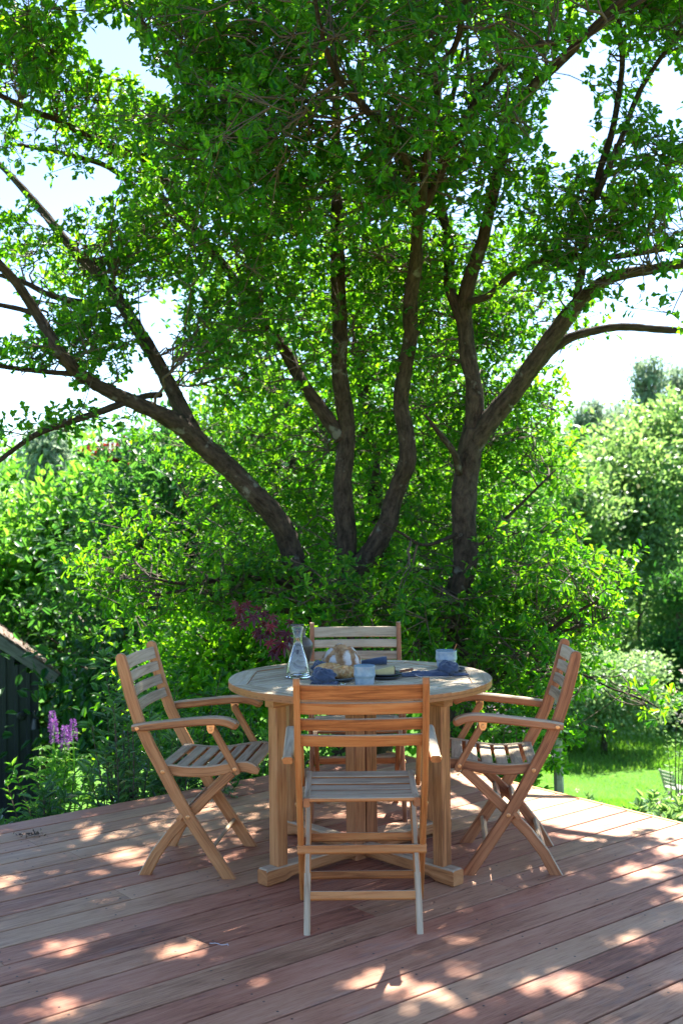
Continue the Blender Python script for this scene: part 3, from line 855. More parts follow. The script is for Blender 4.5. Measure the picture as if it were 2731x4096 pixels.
LB['low3'] = Limb([(1960, 2690, 7.4, 20), (2150, 2690, 7.2, 14), (2300, 2690, 7.0, 12), (2431, 2749, 6.8, 10), (2501, 2773, 6.7, 9), (2571, 2801, 6.6, 8), (2630, 2830, 6.5, 6)])
LB['low4'] = Limb([(1850, 2250, 7.6, 26), (1980, 2120, 7.6, 20), (2120, 1980, 7.6, 14), (2220, 1880, 7.6, 8)])
LB['low5'] = Limb([(1840, 2130, 7.6, 22), (1700, 2180, 7.3, 16), (1600, 2130, 7.1, 12), (1520, 2090, 7.0, 8)])
MAINLIMBS += [LB[k] for k in ('trunk', 'up', 'right', 'r2')]
for k, l in LB.items(): l.build('trunk' if k == 'trunk' else 'limb', oakB)
CB = ell(rng, [
    (1750, 1300, 320, 420, 8.4, 1.0, 95), (1700, 1900, 300, 380, 9.0, 0.9, 80), (2330, 560, 200, 300, 7.1, 0.6, 34), (2420, 820, 220, 240, 7.0, 0.7, 52), (2600, 200, 200, 280, 6.7, 0.7, 36), (2620, 800, 220, 280, 6.8, 0.7, 50),
    (2380, 1090, 300, 150, 7.2, 0.7, 55), (2600, 1180, 200, 130, 6.9, 0.6, 28), (2080, 1230, 210, 240, 8.3, 0.7, 50), (2050, 1750, 220, 280, 8.7, 0.7, 66), (2180, 980, 150, 150, 7.6, 0.6, 30), (2400, 1380, 160, 40, 7.4, 0.3, 7),
    (1980, 2280, 400, 230, 8.0, 0.9, 80), (2260, 2380, 240, 190, 7.4, 0.6, 42), (1980, 2600, 340, 160, 7.5, 0.7, 62), (1680, 2480, 260, 110, 7.1, 0.4, 36), (2060, 2840, 200, 150, 7.1, 0.5, 34), (2560, 2790, 90, 50, 6.6, 0.25, 5), (2120, 330, 200, 300, 6.8, 0.5, 34)], 0.78)
CB = np.concatenate([CB, ellw(rng, [(2.5, 7.4, 4.8, 1.2, 1.4, 0.9, 60), (2.0, 6.0, 5.2, 1.4, 1.0, 0.6, 70)])])  # high clusters added mostly outside the view for deck shade
CB = np.concatenate([CB, OV[OV[:, 0] >= 1.25]])
nB = grow(oakB, list(LB.values()), CB, rng, 7, 8, 0.045, 0.080, (0.16, 0.16, 0.10), OAK, M['oak_leaf'])

# --- slim dark oak behind
oakC = root_at('oak_tree', None, 'slim dark oak trunk standing just behind the middle oak, to its right', 'tree')
LC = {'trunk': Limb([(1540, 3200, 9.6, 95), (1535, 2700, 9.6, 88), (1528, 2350, 9.6, 84), (1515, 2100, 9.6, 78), (1490, 1850, 9.6, 70), (1462, 1650, 9.6, 62), (1440, 1400, 9.6, 52), (1450, 1100, 9.6, 40), (1480, 800, 9.6, 26)]),
      'a': Limb([(1520, 2380, 9.6, 34), (1620, 2320, 9.5, 30), (1740, 2260, 9.4, 24), (1900, 2200, 9.3, 16)]), 'b': Limb([(1500, 1900, 9.6, 30), (1400, 1750, 9.7, 22), (1280, 1700, 9.8, 14)])}
for k, l in LC.items(): l.build('trunk' if k == 'trunk' else 'limb', oakC)
CC = ell(rng, [(1480, 1300, 420, 480, 10.2, 0.9, 90), (1500, 2050, 450, 300, 10.2, 0.8, 70), (1700, 2330, 300, 150, 9.5, 0.6, 30)], 0.7)
nC = grow(oakC, list(LC.values()), CC, rng, 7, 7, 0.065, 0.10, (0.2, 0.2, 0.13), OAK, M['oak_leaf'])

# --- background trees and shrubs
def bg_tree(name, label, cat, base_px, depth, blobs, leafT, mat, rng, leaves, size, trunk_r, group=None, droop=0.0, csize=0.30, stems=1, mask=False, gap=None):
    """blobs: (px, py, rx px, ry px, depth, rz m, clusters); stands on the terrain"""
    x0 = P(base_px, 2600, depth).x
    z0 = float(terrain(x0, depth)) - 0.1
    root = empty(name, (x0, depth, z0), 0, label, cat, group)
    o3 = np.array([x0, depth, z0])
    C = ell(rng, blobs) - o3
    C = C[C[:, 2] > 0.12]
    top = float(np.percentile(C[:, 2], 80)); cen = C.mean(axis=0)
    mbt = MB()
    for s_ in range(stems):
        a = np.array([rng.normal(0, 0.12), rng.normal(0, 0.12), 0]) if stems > 1 else np.zeros(3)
        e = np.array([cen[0] + rng.normal(0, 0.3) * (stems > 1), cen[1], top * 0.92])
        q = smooth_path([a, a * 1.1 + np.array([0.02, 0, top * 0.25]), (a + e) / 2 + rng.normal(0, 0.06, 3), e], 4)
        mbt.tube(q, [trunk_r * (1 - 0.8 * i / (len(q) - 1)) + 0.004 for i in range(len(q))], 9)
    mbt.build('trunk', M['bark'], root, smooth=True, recalc=False)
    mbb = MB()
    for c in C[rng.permutation(len(C))[:min(len(C), 70)]]:
        z = max(0.15 * top, min(c[2] * 0.75, top * 0.9)); t = z / top
        a = np.array([cen[0] * t, cen[1] * t, z]); L = np.linalg.norm(c - a)
        q = smooth_path([a, (a + c) / 2 + np.array([0, 0, 0.06 * L]) + rng.normal(0, 0.05 * L, 3), c], 3)
        mbb.tube(q, [max(0.006, trunk_r * 0.35 * (1 - i / (len(q) - 1))) + 0.002 for i in range(len(q))], 5, cap=False)
    tag(mbb.build('branches', M['twig'], root, smooth=True, recalc=False), kind='stuff')
    N = len(C); leaves = int(leaves * 0.60); size *= 0.88
    pos = np.repeat(C, leaves, axis=0) + rng.normal(0, 1, (N * leaves, 3)) * np.array([csize, csize, csize * 0.7])
    k = pos[:, 2] > 0.05
    if mask: k &= keep_mask(pos + o3)
    pos = pos[k]
    out = unit(pos - np.array([cen[0], cen[1], cen[2] * 0.8]))
    d = out + rng.normal(0, 0.7, pos.shape) + np.array([0, 0, -0.3 - droop])
    nr = np.array([0, 0, 1.0]) + out * 0.5 + rng.normal(0, 0.55, pos.shape)
    sz = rng.uniform(size * 0.7, size * 1.2, len(pos))
    tag(link('crown', leaves_mesh('crown', pos, d, nr, sz, leafT, mat), root), kind='stuff')
    return root
rng = np.random.default_rng(23)
bg_tree('maple_tree', 'bright leafy tree with large sunlit leaves at the left edge above the shed', 'tree', 180, 18.0,
        [(130, 2210, 280, 220, 18, 1.8, 115), (330, 2070, 140, 170, 18, 1.2, 50), (385, 1930, 45, 90, 18, 0.4, 10), (60, 2450, 240, 160, 18, 1.4, 60)], BROAD, M['maple_green'], rng, 66, 0.19, 0.12, csize=0.30)
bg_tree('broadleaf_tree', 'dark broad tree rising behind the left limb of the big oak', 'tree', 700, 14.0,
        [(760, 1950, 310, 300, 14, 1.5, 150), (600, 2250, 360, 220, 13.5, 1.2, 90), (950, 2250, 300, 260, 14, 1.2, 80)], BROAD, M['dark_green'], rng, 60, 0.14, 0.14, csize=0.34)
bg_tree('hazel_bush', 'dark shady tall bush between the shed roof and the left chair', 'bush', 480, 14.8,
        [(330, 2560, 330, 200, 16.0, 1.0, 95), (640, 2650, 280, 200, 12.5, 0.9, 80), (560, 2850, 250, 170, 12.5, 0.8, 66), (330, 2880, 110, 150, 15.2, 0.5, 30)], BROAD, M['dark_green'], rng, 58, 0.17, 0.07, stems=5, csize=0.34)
bg_tree('hedge_bush', 'sunlit bush behind the vase of red maple leaves', 'bush', 900, 9.8,
        [(900, 2550, 330, 190, 9.8, 0.8, 90), (1150, 2680, 260, 170, 9.6, 0.7, 60), (850, 2800, 280, 160, 9.2, 0.6, 60)], BROAD, M['oak_leaf'], rng, 50, 0.10, 0.05, stems=5, csize=0.24)
bg_tree('linden_tree', 'tall light green tree filling the gaps behind the middle oak stems', 'tree', 1150, 17.0,
        [(1150, 1750, 420, 480, 17, 1.8, 150), (1250, 2350, 450, 300, 16, 1.5, 100), (1000, 1250, 250, 250, 17, 1.2, 40)], BROAD, M['maple_green'], rng, 55, 0.16, 0.16, csize=0.42)
bg_tree('linden_tree', 'tall light green tree behind the trunk of the right-hand oak', 'tree', 1800, 16.0,
        [(1800, 1850, 380, 450, 16, 1.6, 140), (1850, 2400, 420, 300, 15, 1.3, 110), (1650, 2750, 350, 200, 13, 1.0, 60)], BROAD, M['maple_green'], rng, 55, 0.15, 0.15, csize=0.38)
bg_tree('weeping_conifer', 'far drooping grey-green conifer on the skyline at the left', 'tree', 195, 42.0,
        [(195, 1980, 95, 150, 42, 0.9, 60), (200, 1830, 60, 100, 42, 0.6, 34), (200, 1760, 22, 50, 42, 0.3, 10)], LANCE, M['hazy_blue_green'], rng, 70, 0.38, 0.22, droop=1.6, csize=0.30)
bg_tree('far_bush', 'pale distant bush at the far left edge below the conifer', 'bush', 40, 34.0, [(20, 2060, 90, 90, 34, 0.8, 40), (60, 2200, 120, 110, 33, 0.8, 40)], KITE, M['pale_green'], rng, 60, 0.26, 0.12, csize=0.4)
bg_tree('copper_tree', 'small dark purple tree top peeking over the left trees', 'tree', 435, 30.0, [(435, 1830, 45, 45, 30, 0.5, 14), (440, 1950, 60, 90, 30, 0.5, 20)], KITE, M['red_maple'], rng, 60, 0.22, 0.1, csize=0.25)
# the valley side at the right
for i, (px, top, w) in enumerate([(2330, 1640, 30), (2372, 1610, 30), (2412, 1640, 26), (2448, 1655, 24), (2482, 1625, 24), (2300, 1700, 26)]):
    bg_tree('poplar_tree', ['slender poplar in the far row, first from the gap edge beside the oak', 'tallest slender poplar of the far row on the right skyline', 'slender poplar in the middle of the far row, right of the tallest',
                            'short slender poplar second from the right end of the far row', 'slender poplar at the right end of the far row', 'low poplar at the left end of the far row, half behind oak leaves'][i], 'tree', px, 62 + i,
            [(px, (top + 2000) / 2, w, (2000 - top) / 2, 62 + i, 0.5, 46), (px, top + 60, w * 0.5, 60, 62 + i, 0.3, 10)], LANCE, M['hazy_blue_green'], rng, 55, 0.40, 0.2, group='far poplars on the skyline', csize=0.26)
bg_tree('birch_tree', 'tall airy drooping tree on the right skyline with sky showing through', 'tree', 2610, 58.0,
        [(2600, 1510, 70, 90, 58, 0.9, 45), (2580, 1640, 70, 80, 58, 0.8, 35), (2640, 1720, 90, 120, 58, 0.9, 40)], LANCE, M['hazy_blue_green'], rng, 60, 0.34, 0.16, droop=1.2, csize=0.30)
bg_tree('birch_tree', 'airy drooping tree cut by the right picture edge on the skyline', 'tree', 2725, 60.0,
        [(2715, 1540, 65, 80, 60, 0.9, 45), (2740, 1680, 90, 110, 60, 0.9, 45)], LANCE, M['hazy_blue_green'], rng, 60, 0.34, 0.16, droop=1.2, csize=0.30)
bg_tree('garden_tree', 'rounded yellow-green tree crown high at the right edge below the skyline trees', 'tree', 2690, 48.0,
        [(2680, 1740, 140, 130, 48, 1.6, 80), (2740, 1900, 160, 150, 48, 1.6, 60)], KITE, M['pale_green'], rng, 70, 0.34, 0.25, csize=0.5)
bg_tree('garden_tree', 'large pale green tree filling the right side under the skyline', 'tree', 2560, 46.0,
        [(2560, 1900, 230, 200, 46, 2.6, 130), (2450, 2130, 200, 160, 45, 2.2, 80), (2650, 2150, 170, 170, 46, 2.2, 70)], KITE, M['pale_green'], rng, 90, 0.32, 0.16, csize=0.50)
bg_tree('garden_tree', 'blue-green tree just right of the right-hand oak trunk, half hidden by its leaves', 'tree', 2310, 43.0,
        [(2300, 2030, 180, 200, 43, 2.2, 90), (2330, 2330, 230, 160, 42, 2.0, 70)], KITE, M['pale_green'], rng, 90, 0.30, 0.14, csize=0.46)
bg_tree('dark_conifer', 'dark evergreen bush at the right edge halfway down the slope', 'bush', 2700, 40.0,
        [(2690, 2600, 90, 110, 40, 1.1, 46), (2720, 2380, 60, 90, 40, 0.8, 22), (2710, 2800, 80, 120, 40, 1.0, 40)], LANCE, M['dark_green'], rng, 80, 0.29, 0.10, csize=0.36)  # lowest blob grounds the bush and fills the dark shadow under the trees
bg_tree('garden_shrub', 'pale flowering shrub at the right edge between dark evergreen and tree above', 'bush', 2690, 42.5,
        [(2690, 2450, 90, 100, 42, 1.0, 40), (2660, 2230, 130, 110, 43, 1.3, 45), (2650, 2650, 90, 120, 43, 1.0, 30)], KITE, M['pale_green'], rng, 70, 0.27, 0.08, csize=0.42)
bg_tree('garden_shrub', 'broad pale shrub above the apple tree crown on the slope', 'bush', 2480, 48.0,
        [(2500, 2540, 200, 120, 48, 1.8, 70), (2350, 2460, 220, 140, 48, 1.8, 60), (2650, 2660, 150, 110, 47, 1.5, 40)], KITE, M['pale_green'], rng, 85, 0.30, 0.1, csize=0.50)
bg_tree('apple_tree', 'round apple tree with short forked trunk on the sunny lawn', 'tree', 2410, 36.0,
        [(2400, 2710, 220, 120, 36, 1.5, 105), (2330, 2830, 170, 90, 36, 1.2, 56), (2500, 2820, 160, 85, 36, 1.2, 52)], KITE, M['apple_leaf'], rng, 95, 0.18, 0.12, stems=1, csize=0.32)
bg_tree('apple_tree', 'smaller dark-leaved apple tree behind, right of the round one', 'tree', 2545, 43.0,
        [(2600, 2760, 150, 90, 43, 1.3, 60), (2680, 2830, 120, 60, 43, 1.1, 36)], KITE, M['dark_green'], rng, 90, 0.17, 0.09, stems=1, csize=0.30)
bg_tree('garden_shrub', 'dense dark bush on the lawn left of the apple tree trunk', 'bush', 2260, 37.0,
        [(2230, 2860, 110, 110, 37, 1.1, 60), (2180, 2720, 110, 130, 37, 1.1, 50)], KITE, M['maple_green'], rng, 90, 0.17, 0.04, stems=4, csize=0.28)
# wood that closes the valley, read as one mass
def far_wood():
    n = 2600
    y = rng.uniform(70, 120, n); x = rng.uniform(-0.42, 0.42, n) * y
    z = terrain(x, y) + rng.uniform(0, 7.5, n) * rng.uniform(0.5, 1, n)
    C = np.stack([x, y, z], axis=1)
    pos = np.repeat(C, 22, axis=0) + rng.normal(0, 0.9, (n * 22, 3))
    d = rng.normal(0, 1, pos.shape) + np.array([0, 0, -0.2]); nr = np.array([0, -0.3, 1.0]) + rng.normal(0, 0.6, pos.shape)
    o = link('far_wood', leaves_mesh('far_wood', pos, d, nr, rng.uniform(0.5, 0.9, len(pos)), KITE, M['maple_green']))
    tag(o, 'distant mixed wood closing the valley behind the gardens', 'wood', kind='stuff')
far_wood()
#--MORE--
for rt, b in ((oakA, P(1405, 3400, 8.0)), (oakB, P(1850, 3400, 7.6)), (oakC, P(1540, 3190, 9.6))):
    rt.location = b
    for ch in rt.children:
        ch.matrix_parent_inverse = Matrix.Translation(-b)

# ------------------------------------------------------------------ garden table
random.seed(3)
TBL = Vector((0.07, 4.685, 0.0)); TT, TR = 0.75, 0.547
table = empty('garden_table', TBL, R(43), 'round teak garden table with slatted top set for breakfast', 'table')
OCT = [(0.452 / math.cos(R(22.5)) * math.cos(R(22.5 + 45 * k)), 0.452 / math.cos(R(22.5)) * math.sin(R(22.5 + 45 * k))) for k in range(8)]
for k in range(8):                                       # rim segments
    a0, a1 = R(22.5 + 45 * k), R(22.5 + 45 * (k + 1))
    g = 0.0012
    outer = [(TR * math.cos(a0 + g + (a1 - a0 - 2 * g) * i / 10), TR * math.sin(a0 + g + (a1 - a0 - 2 * g) * i / 10)) for i in range(11)]
    p0, p1 = Vector(OCT[k]), Vector(OCT[(k + 1) % 8])
    e = (p1 - p0).normalized() * 0.0006
    poly = outer + [tuple(p1 - e), tuple(p0 + e)]
    mb = MB(); mb.prism(poly, TT - 0.028, TT, 0.0025, (a0 + a1) / 2 + R(90))
    mb.build('rim_segment', [M['teak_top'], M['teak']], table, weather=lambda n: 0 if n.z > 0.5 else 1)
def clip_poly(poly, a, b):
    """keep the part left of the line a->b"""
    out = []
    for i in range(len(poly)):
        p, q = poly[i], poly[(i + 1) % len(poly)]
        sp = (b[0] - a[0]) * (p[1] - a[1]) - (b[1] - a[1]) * (p[0] - a[0])
        sq = (b[0] - a[0]) * (q[1] - a[1]) - (b[1] - a[1]) * (q[0] - a[0])
        if sp >= 0: out.append(p)
        if (sp >= 0) != (sq >= 0):
            t = sp / (sp - sq); out.append((p[0] + (q[0] - p[0]) * t, p[1] + (q[1] - p[1]) * t))
    return out
IN = [(x * 0.9965, y * 0.9965) for x, y in OCT]
def clipped(poly):
    for k in range(8):
        poly = clip_poly(poly, IN[k], IN[(k + 1) % 8])
        if len(poly) < 3: return None
    return poly
for x0, x1 in ((-0.034, 0.034),):
    pl = clipped([(x0, -0.5), (x1, -0.5), (x1, 0.5), (x0, 0.5)])
    mb = MB(); mb.prism(pl, TT - 0.027, TT - 0.0006, 0.0015, R(90)); mb.build('centre_rail', M['teak_top'], table)
y = -0.446
while y < 0.44:
    for x0, x1 in ((-0.5, -0.036), (0.036, 0.5)):
        pl = clipped([(x0, y), (x1, y), (x1, y + 0.0370), (x0, y + 0.0370)])
        if pl:
            mb = MB(); mb.prism(pl, TT - 0.022, TT - 0.0012, 0.0015); mb.build('slat', M['teak_top'], table)
    y += 0.0446
for ang in (0, 90, 180, 270):                            # posts, feet, top bearers
    rt = Matrix.Rotation(R(ang), 3, 'Z')
    def T_(p): return rt @ Vector(p)
    mb = MB(); mb.sweep([T_((0.45, 0, 0.066)), T_((0.45, 0, TT - 0.066))], 0.052, 0.052, T_((0, 1, 0))); mb.build('post', M['teak'], table)
    mb = MB(); mb.sweep([T_((0.034, 0, 0.040)), T_((0.09, 0, 0.040)), T_((0.40, 0, 0.040)), T_((0.44, 0, 0.034)), T_((0.525, 0, 0.033)), T_((0.532, 0, 0.033))], 0.058, [0.05, 0.05, 0.05, 0.063, 0.0655, 0.058], T_((0, 1, 0)), 0.006)
    mb.build('foot_beam', [M['teak'], M['teak_grey']], table, weather=lambda n: 1 if n.z > 0.4 else 0)
    mb = MB(); mb.sweep([T_((0.03, 0, TT - 0.047)), T_((0.49, 0, TT - 0.047))], 0.05, 0.038, T_((0, 1, 0))); mb.build('bearer', M['teak'], table)
for x, w in ((-0.032, 0.058), (0.034, 0.062)):
    mb = MB(); mb.sweep([(x, 0, 0.0), (x, 0, TT - 0.07)], w, 0.062, (1, 0, 0)); mb.build('centre_post', M['teak_red'], table)

# ------------------------------------------------------------------ folding armchairs
def make_chair(wm, label):
    root = empty('folding_chair', (0, 0, 0), 0, label, 'chair', 'teak folding armchairs round the table')
    W, Gm = M[wm], M['teak_grey']
    up = lambda n: 1 if n.z > 0.55 else 0
    post = [(-0.0, 0.0), (-0.08, 0.118), (-0.162, 0.240), (-0.215, 0.33), (-0.262, 0.418), (-0.312, 0.51), (-0.352, 0.596), (-0.392, 0.715), (-0.418, 0.815), (-0.431, 0.868), (-0.4335, 0.879), (-0.4345, 0.885)]
    ph = [0.046] * 8 + [0.045, 0.042, 0.032, 0.014]
    rear = [(-0.348, 0.0), (-0.302, 0.085), (-0.243, 0.163), (-0.162, 0.246), (-0.076, 0.332), (0.012, 0.412)]
    rail = smooth_path([(-0.285, 0.428), (-0.19, 0.415), (-0.09, 0.416), (0.01, 0.432), (0.07, 0.437), (0.118, 0.418)], 3)
    arm = smooth_path([(-0.375, 0.596), (-0.21, 0.615), (-0.07, 0.6285), (-0.005, 0.6265), (0.03, 0.615), (0.047, 0.602)], 3)
    na = len(arm)
    for s in (-1, 1):
        mb = MB(); mb.sweep([(s * 0.217, f, z) for f, z in post], 0.022, ph, (1, 0, 0), 0.004, True)
        p = mb.build('back_post', [W, Gm], root, weather=lambda n: 1 if n.z > 0.8 else 0)
        mb = MB(); mb.sweep([(s * 0.1925, f, z) for f, z in rear], 0.022, [0.046, 0.043, 0.041, 0.040, 0.038, 0.034], (1, 0, 0), 0.004, True)
        mb.build('rear_leg', [W, Gm], root, weather=lambda n: 1 if (n.y < -0.55 or n.z > 0.6) else 0)
        mb = MB(); mb.sweep([(s * 0.1925, f, z) for f, z in rail], 0.022, [0.03, 0.038] + [0.042] * (len(rail) - 4) + [0.036, 0.022], (1, 0, 0), 0.004)
        mb.build('seat_rail', [W, Gm], root, weather=up)
        wid = [0.034 + 0.014 * min(1, i / (na * 0.6)) for i in range(na)]; wid[-1] = 0.034; wid[-2] = 0.042
        mb = MB(); mb.sweep([(s * 0.2515, f, z) for f, z in arm], wid, [0.024] + [0.033] * (na - 4) + [0.032, 0.028, 0.016], (1, 0, 0), 0.006)
        mb.build('armrest', [W, Gm], root, weather=up)
        mb = MB(); mb.sweep([(s * 0.217, -0.070, 0.607), (s * 0.217, -0.064, 0.596), (s * 0.217, 0.033, 0.425), (s * 0.217, 0.040, 0.412)], 0.018, [0.018, 0.028, 0.028, 0.018], (1, 0, 0), 0.004)
        st = mb.build('arm_strut', [W, Gm], root)
        mb = MB(); mb.sweep([(s * 0.2290, -0.066, 0.614), (s * 0.2290, -0.066, 0.584), (s * 0.2290, -0.066, 0.574)], 0.004, [0.036, 0.028, 0.014], (1, 0, 0), 0.001)
        mb.sweep([(s * 0.229, -0.082, 0.6135), (s * 0.229, -0.050, 0.6135)], 0.022, 0.003, (1, 0, 0), 0.001)
        mb.build('bracket', M['brass'], root)
        for (x, f, z) in ((0.2695, -0.352, 0.596), (0.2282, -0.262, 0.418), (0.2282, -0.162, 0.240), (0.2262, 0.028, 0.432), (0.2307, -0.066, 0.591)):
            mb = MB(); mb.disc_stud((s * x, f, z), (s, 0, 0), 0.0085, 0.003); mb.disc_stud((s * (x + 0.002), f, z), (s, 0, 0), 0.0035, 0.003, 8)
            mb.build('bolt', M['brass'], root)
    def post_at(z):
        zs = [q[1] for q in post]; fs = [q[0] for q in post]
        return float(np.interp(z, zs, fs))
    for zc, hh in ((0.836, 0.052), (0.779, 0.041), (0.722, 0.042), (0.664, 0.042)):
        f0, f1 = post_at(zc - hh / 2), post_at(zc + hh / 2)
        tilt = Vector((0, f1 - f0, hh)).normalized()
        pts = []
        for i in range(11):
            x = -0.207 + 0.414 * i / 10
            pts.append((x, (f0 + f1) / 2 - 0.020 * (1 - (x / 0.207) ** 2) + 0.004, zc))
        mb = MB(); mb.sweep(pts, hh, 0.014, tilt, 0.003)
        mb.build('back_slat', [W, Gm], root, weather=lambda n: 1 if (n.y > 0.35 or n.z > 0.75) else 0)
    rp = np.array(rail)
    for f, wd in ((-0.262, 0.040), (-0.203, 0.046), (-0.143, 0.046), (-0.083, 0.046), (-0.023, 0.046), (0.037, 0.046), (0.088, 0.042)):
        z = float(np.interp(f, rp[:, 0], rp[:, 1])) + 0.010
        z2 = float(np.interp(f + 0.02, rp[:, 0], rp[:, 1])) + 0.010; z1 = float(np.interp(f - 0.02, rp[:, 0], rp[:, 1])) + 0.010
        tilt = Vector((0, 0.04, z2 - z1)).normalized()
        mb = MB(); mb.sweep([(-0.183, f, z), (0, f, z - 0.001), (0.183, f, z)], wd, 0.014, tilt, 0.003)
        mb.build('seat_slat', [W, Gm], root, weather=lambda n: 1 if n.z > 0.3 else 0)
    for pts, w_, h_ in (([(-0.2295, -0.196, 0.238), (0.2295, -0.196, 0.238)], 0.018, 0.030), ([(-0.182, -0.128, 0.262), (0.182, -0.128, 0.262)], 0.018, 0.030),
                        ([(-0.182, -0.297, 0.108), (0.182, -0.297, 0.108)], 0.016, 0.030), ([(-0.207, -0.075, 0.108), (0.207, -0.075, 0.108)], 0.016, 0.028)):
        mb = MB(); mb.sweep(pts, w_, h_, (0, 0.8, -0.6), 0.003)
        mb.build('stretcher', [W, Gm], root, weather=lambda n: 1 if (n.z > 0.3 and n.y > -0.7) else 0)
    return root
ch_front = make_chair('teak_orange_lit', 'orange-toned folding armchair nearest the camera, seen from behind')
ch_front.location = (0.060, 4.185, 0)
ch_left = make_chair('teak', 'folding armchair on the left of the table, facing right beside the shrubs')
ch_left.location = (-0.4315, 4.631, 0); ch_left.rotation_euler = (0, 0, R(-90 - 6.5))
ch_right = make_chair('teak_red', 'reddish folding armchair on the right of the table in front of the lawn')
ch_right.location = (0.5035, 4.647, 0); ch_right.rotation_euler = (0, 0, R(90 - 5.5))
ch_back = make_chair('teak_red', 'folding armchair on the far side of the table behind the bread loaf')
ch_back.location = (0.063, 5.21, 0); ch_back.rotation_euler = (0, 0, R(180))

# ------------------------------------------------------------------ things on the table
def glass_mat(name, col, rough=0.0, ior=1.45):
    m, nt, bs, out = new_mat(name)
    bs.inputs['Base Color'].default_value = (*col, 1); bs.inputs['Roughness'].default_value = rough
    bs.inputs['Transmission Weight'].default_value = 1.0; bs.inputs['IOR'].default_value = ior
    return m
M['glass'] = glass_mat('glass', (0.97, 0.99, 0.985)); M['water'] = glass_mat('water', (0.98, 0.99, 0.99), 0, 1.33)
def glaze(name, c0, c1, scale=30, rough=0.22, band=None):
    m, nt, bs, out = new_mat(name)
    tc = nt.nodes.new('ShaderNodeTexCoord')
    n = noise_node(nt, tc.outputs['Object'], scale, 5, 0.65)
    col = ramp(nt, [(0.35, c0), (0.65, c1)], n.outputs['Fac']).outputs['Color']
    sp = noise_node(nt, tc.outputs['Object'], scale * 14, 2, 0.5)
    sr = ramp(nt, [(0.66, (0, 0, 0)), (0.72, (1, 1, 1))], sp.outputs['Fac'])
    col = mix_col(nt, math_node(nt, 'MULTIPLY', sr.outputs['Color'], 0.35), col, (0.10, 0.085, 0.07))
    nt.links.new(col, bs.inputs['Base Color'])
    bs.inputs['Roughness'].default_value = rough
    bump(nt, bs, n.outputs['Fac'], 0.12, 0.002)
    return m
M['mug'] = glaze('mug_glaze', (0.22, 0.30, 0.37), (0.37, 0.43, 0.48), 26, 0.22)
M['mug_rim'] = glaze('mug_inside', (0.10, 0.17, 0.25), (0.18, 0.27, 0.36), 30, 0.2)
M['plate'] = glaze('plate_glaze', (0.020, 0.026, 0.036), (0.045, 0.055, 0.07), 40, 0.35)
M['plate_blue'] = glaze('plate_blue_glaze', (0.07, 0.10, 0.13), (0.13, 0.17, 0.20), 40, 0.35)
M['stoneware'] = glaze('stoneware', (0.055, 0.038, 0.027), (0.14, 0.10, 0.072), 18, 0.38)
def linen():
    m, nt, bs, out = new_mat('navy_linen')
    tc = nt.nodes.new('ShaderNodeTexCoord')
    n = noise_node(nt, tc.outputs['Object'], 24, 4, 0.6); w = noise_node(nt, tc.outputs['Object'], 900, 2, 0.6)
    r_ = ramp(nt, [(0.3, (0.032, 0.048, 0.088)), (0.7, (0.068, 0.092, 0.150))], n.outputs['Fac'])
    nt.links.new(r_.outputs['Color'], bs.inputs['Base Color'])
    bs.inputs['Roughness'].default_value = 0.85; bs.inputs['Sheen Weight'].default_value = 0.35; bs.inputs['Specular IOR Level'].default_value = 0.2
    bump(nt, bs, w.outputs['Fac'], 0.5, 0.001)
    return m
M['linen'] = linen()

# carafe of water
carafe = empty('glass_carafe', (-0.188, 4.676, TT), 0, 'clear conical glass carafe half filled with water', 'carafe')
po = [(0.0, 0.001), (0.044, 0.0), (0.050, 0.003), (0.0515, 0.012), (0.0500, 0.026), (0.0445, 0.052), (0.036, 0.085), (0.026, 0.115), (0.0195, 0.138), (0.0175, 0.155), (0.0180, 0.170), (0.0215, 0.190), (0.0260, 0.203), (0.0280, 0.212), (0.0290, 0.219), (0.0288, 0.2215), (0.0272, 0.2215)]
pi_ = [(0.0262, 0.212), (0.0240, 0.203), (0.0196, 0.190), (0.0161, 0.170), (0.0156, 0.155), (0.0176, 0.138), (0.0240, 0.115), (0.0338, 0.085), (0.0420, 0.052), (0.0468, 0.026), (0.0470, 0.015), (0.044, 0.009), (0.0, 0.008)]
sp_ = [tuple(p) for p in smooth_path(po[1:], 2)] + [tuple(p) for p in smooth_path(pi_, 2)]
mb = MB(); mb.lathe(sp_, 48); mb.build('bottle', M['glass'], carafe, smooth=True)
wp = [(0.0, 0.0095), (0.0432, 0.0100), (0.0462, 0.0155), (0.0460, 0.026), (0.0413, 0.052), (0.0331, 0.085), (0.0233, 0.115), (0.0170, 0.137), (0.0, 0.1368)]
mb = MB(); mb.lathe(wp, 48); mb.build('water', M['water'], carafe, smooth=True)

# stoneware vase with red maple
vase = empty('stoneware_vase', (-0.193, 5.0, TT), 0, 'brown stoneware vase with ribbed neck behind the carafe', 'vase')
prof = smooth_path([(0.034, 0.0), (0.040, 0.012), (0.052, 0.05), (0.060, 0.085), (0.059, 0.105), (0.046, 0.125), (0.030, 0.134), (0.0265, 0.140)], 4)
prof = [tuple(p) for p in prof]
z = 0.141
for k in range(5): prof += [(0.0262, z), (0.0278, z + 0.0018), (0.0264, z + 0.0036)]; z += 0.0042
prof += [(0.030, z + 0.002), (0.0315, z + 0.006), (0.029, z + 0.008), (0.023, z + 0.006), (0.021, 0.13), (0.045, 0.09), (0.03, 0.012)]
mb = MB(); mb.lathe(prof, 44); mb.build('body', M['stoneware'], vase, smooth=True)
VM = Vector((-0.193, 5.0, TT + 0.165))
maple = empty('maple_branch', VM, 0, 'branch of dark red maple leaves standing in the stoneware vase', 'branch')
ML = []                                                   # palmate leaf outline
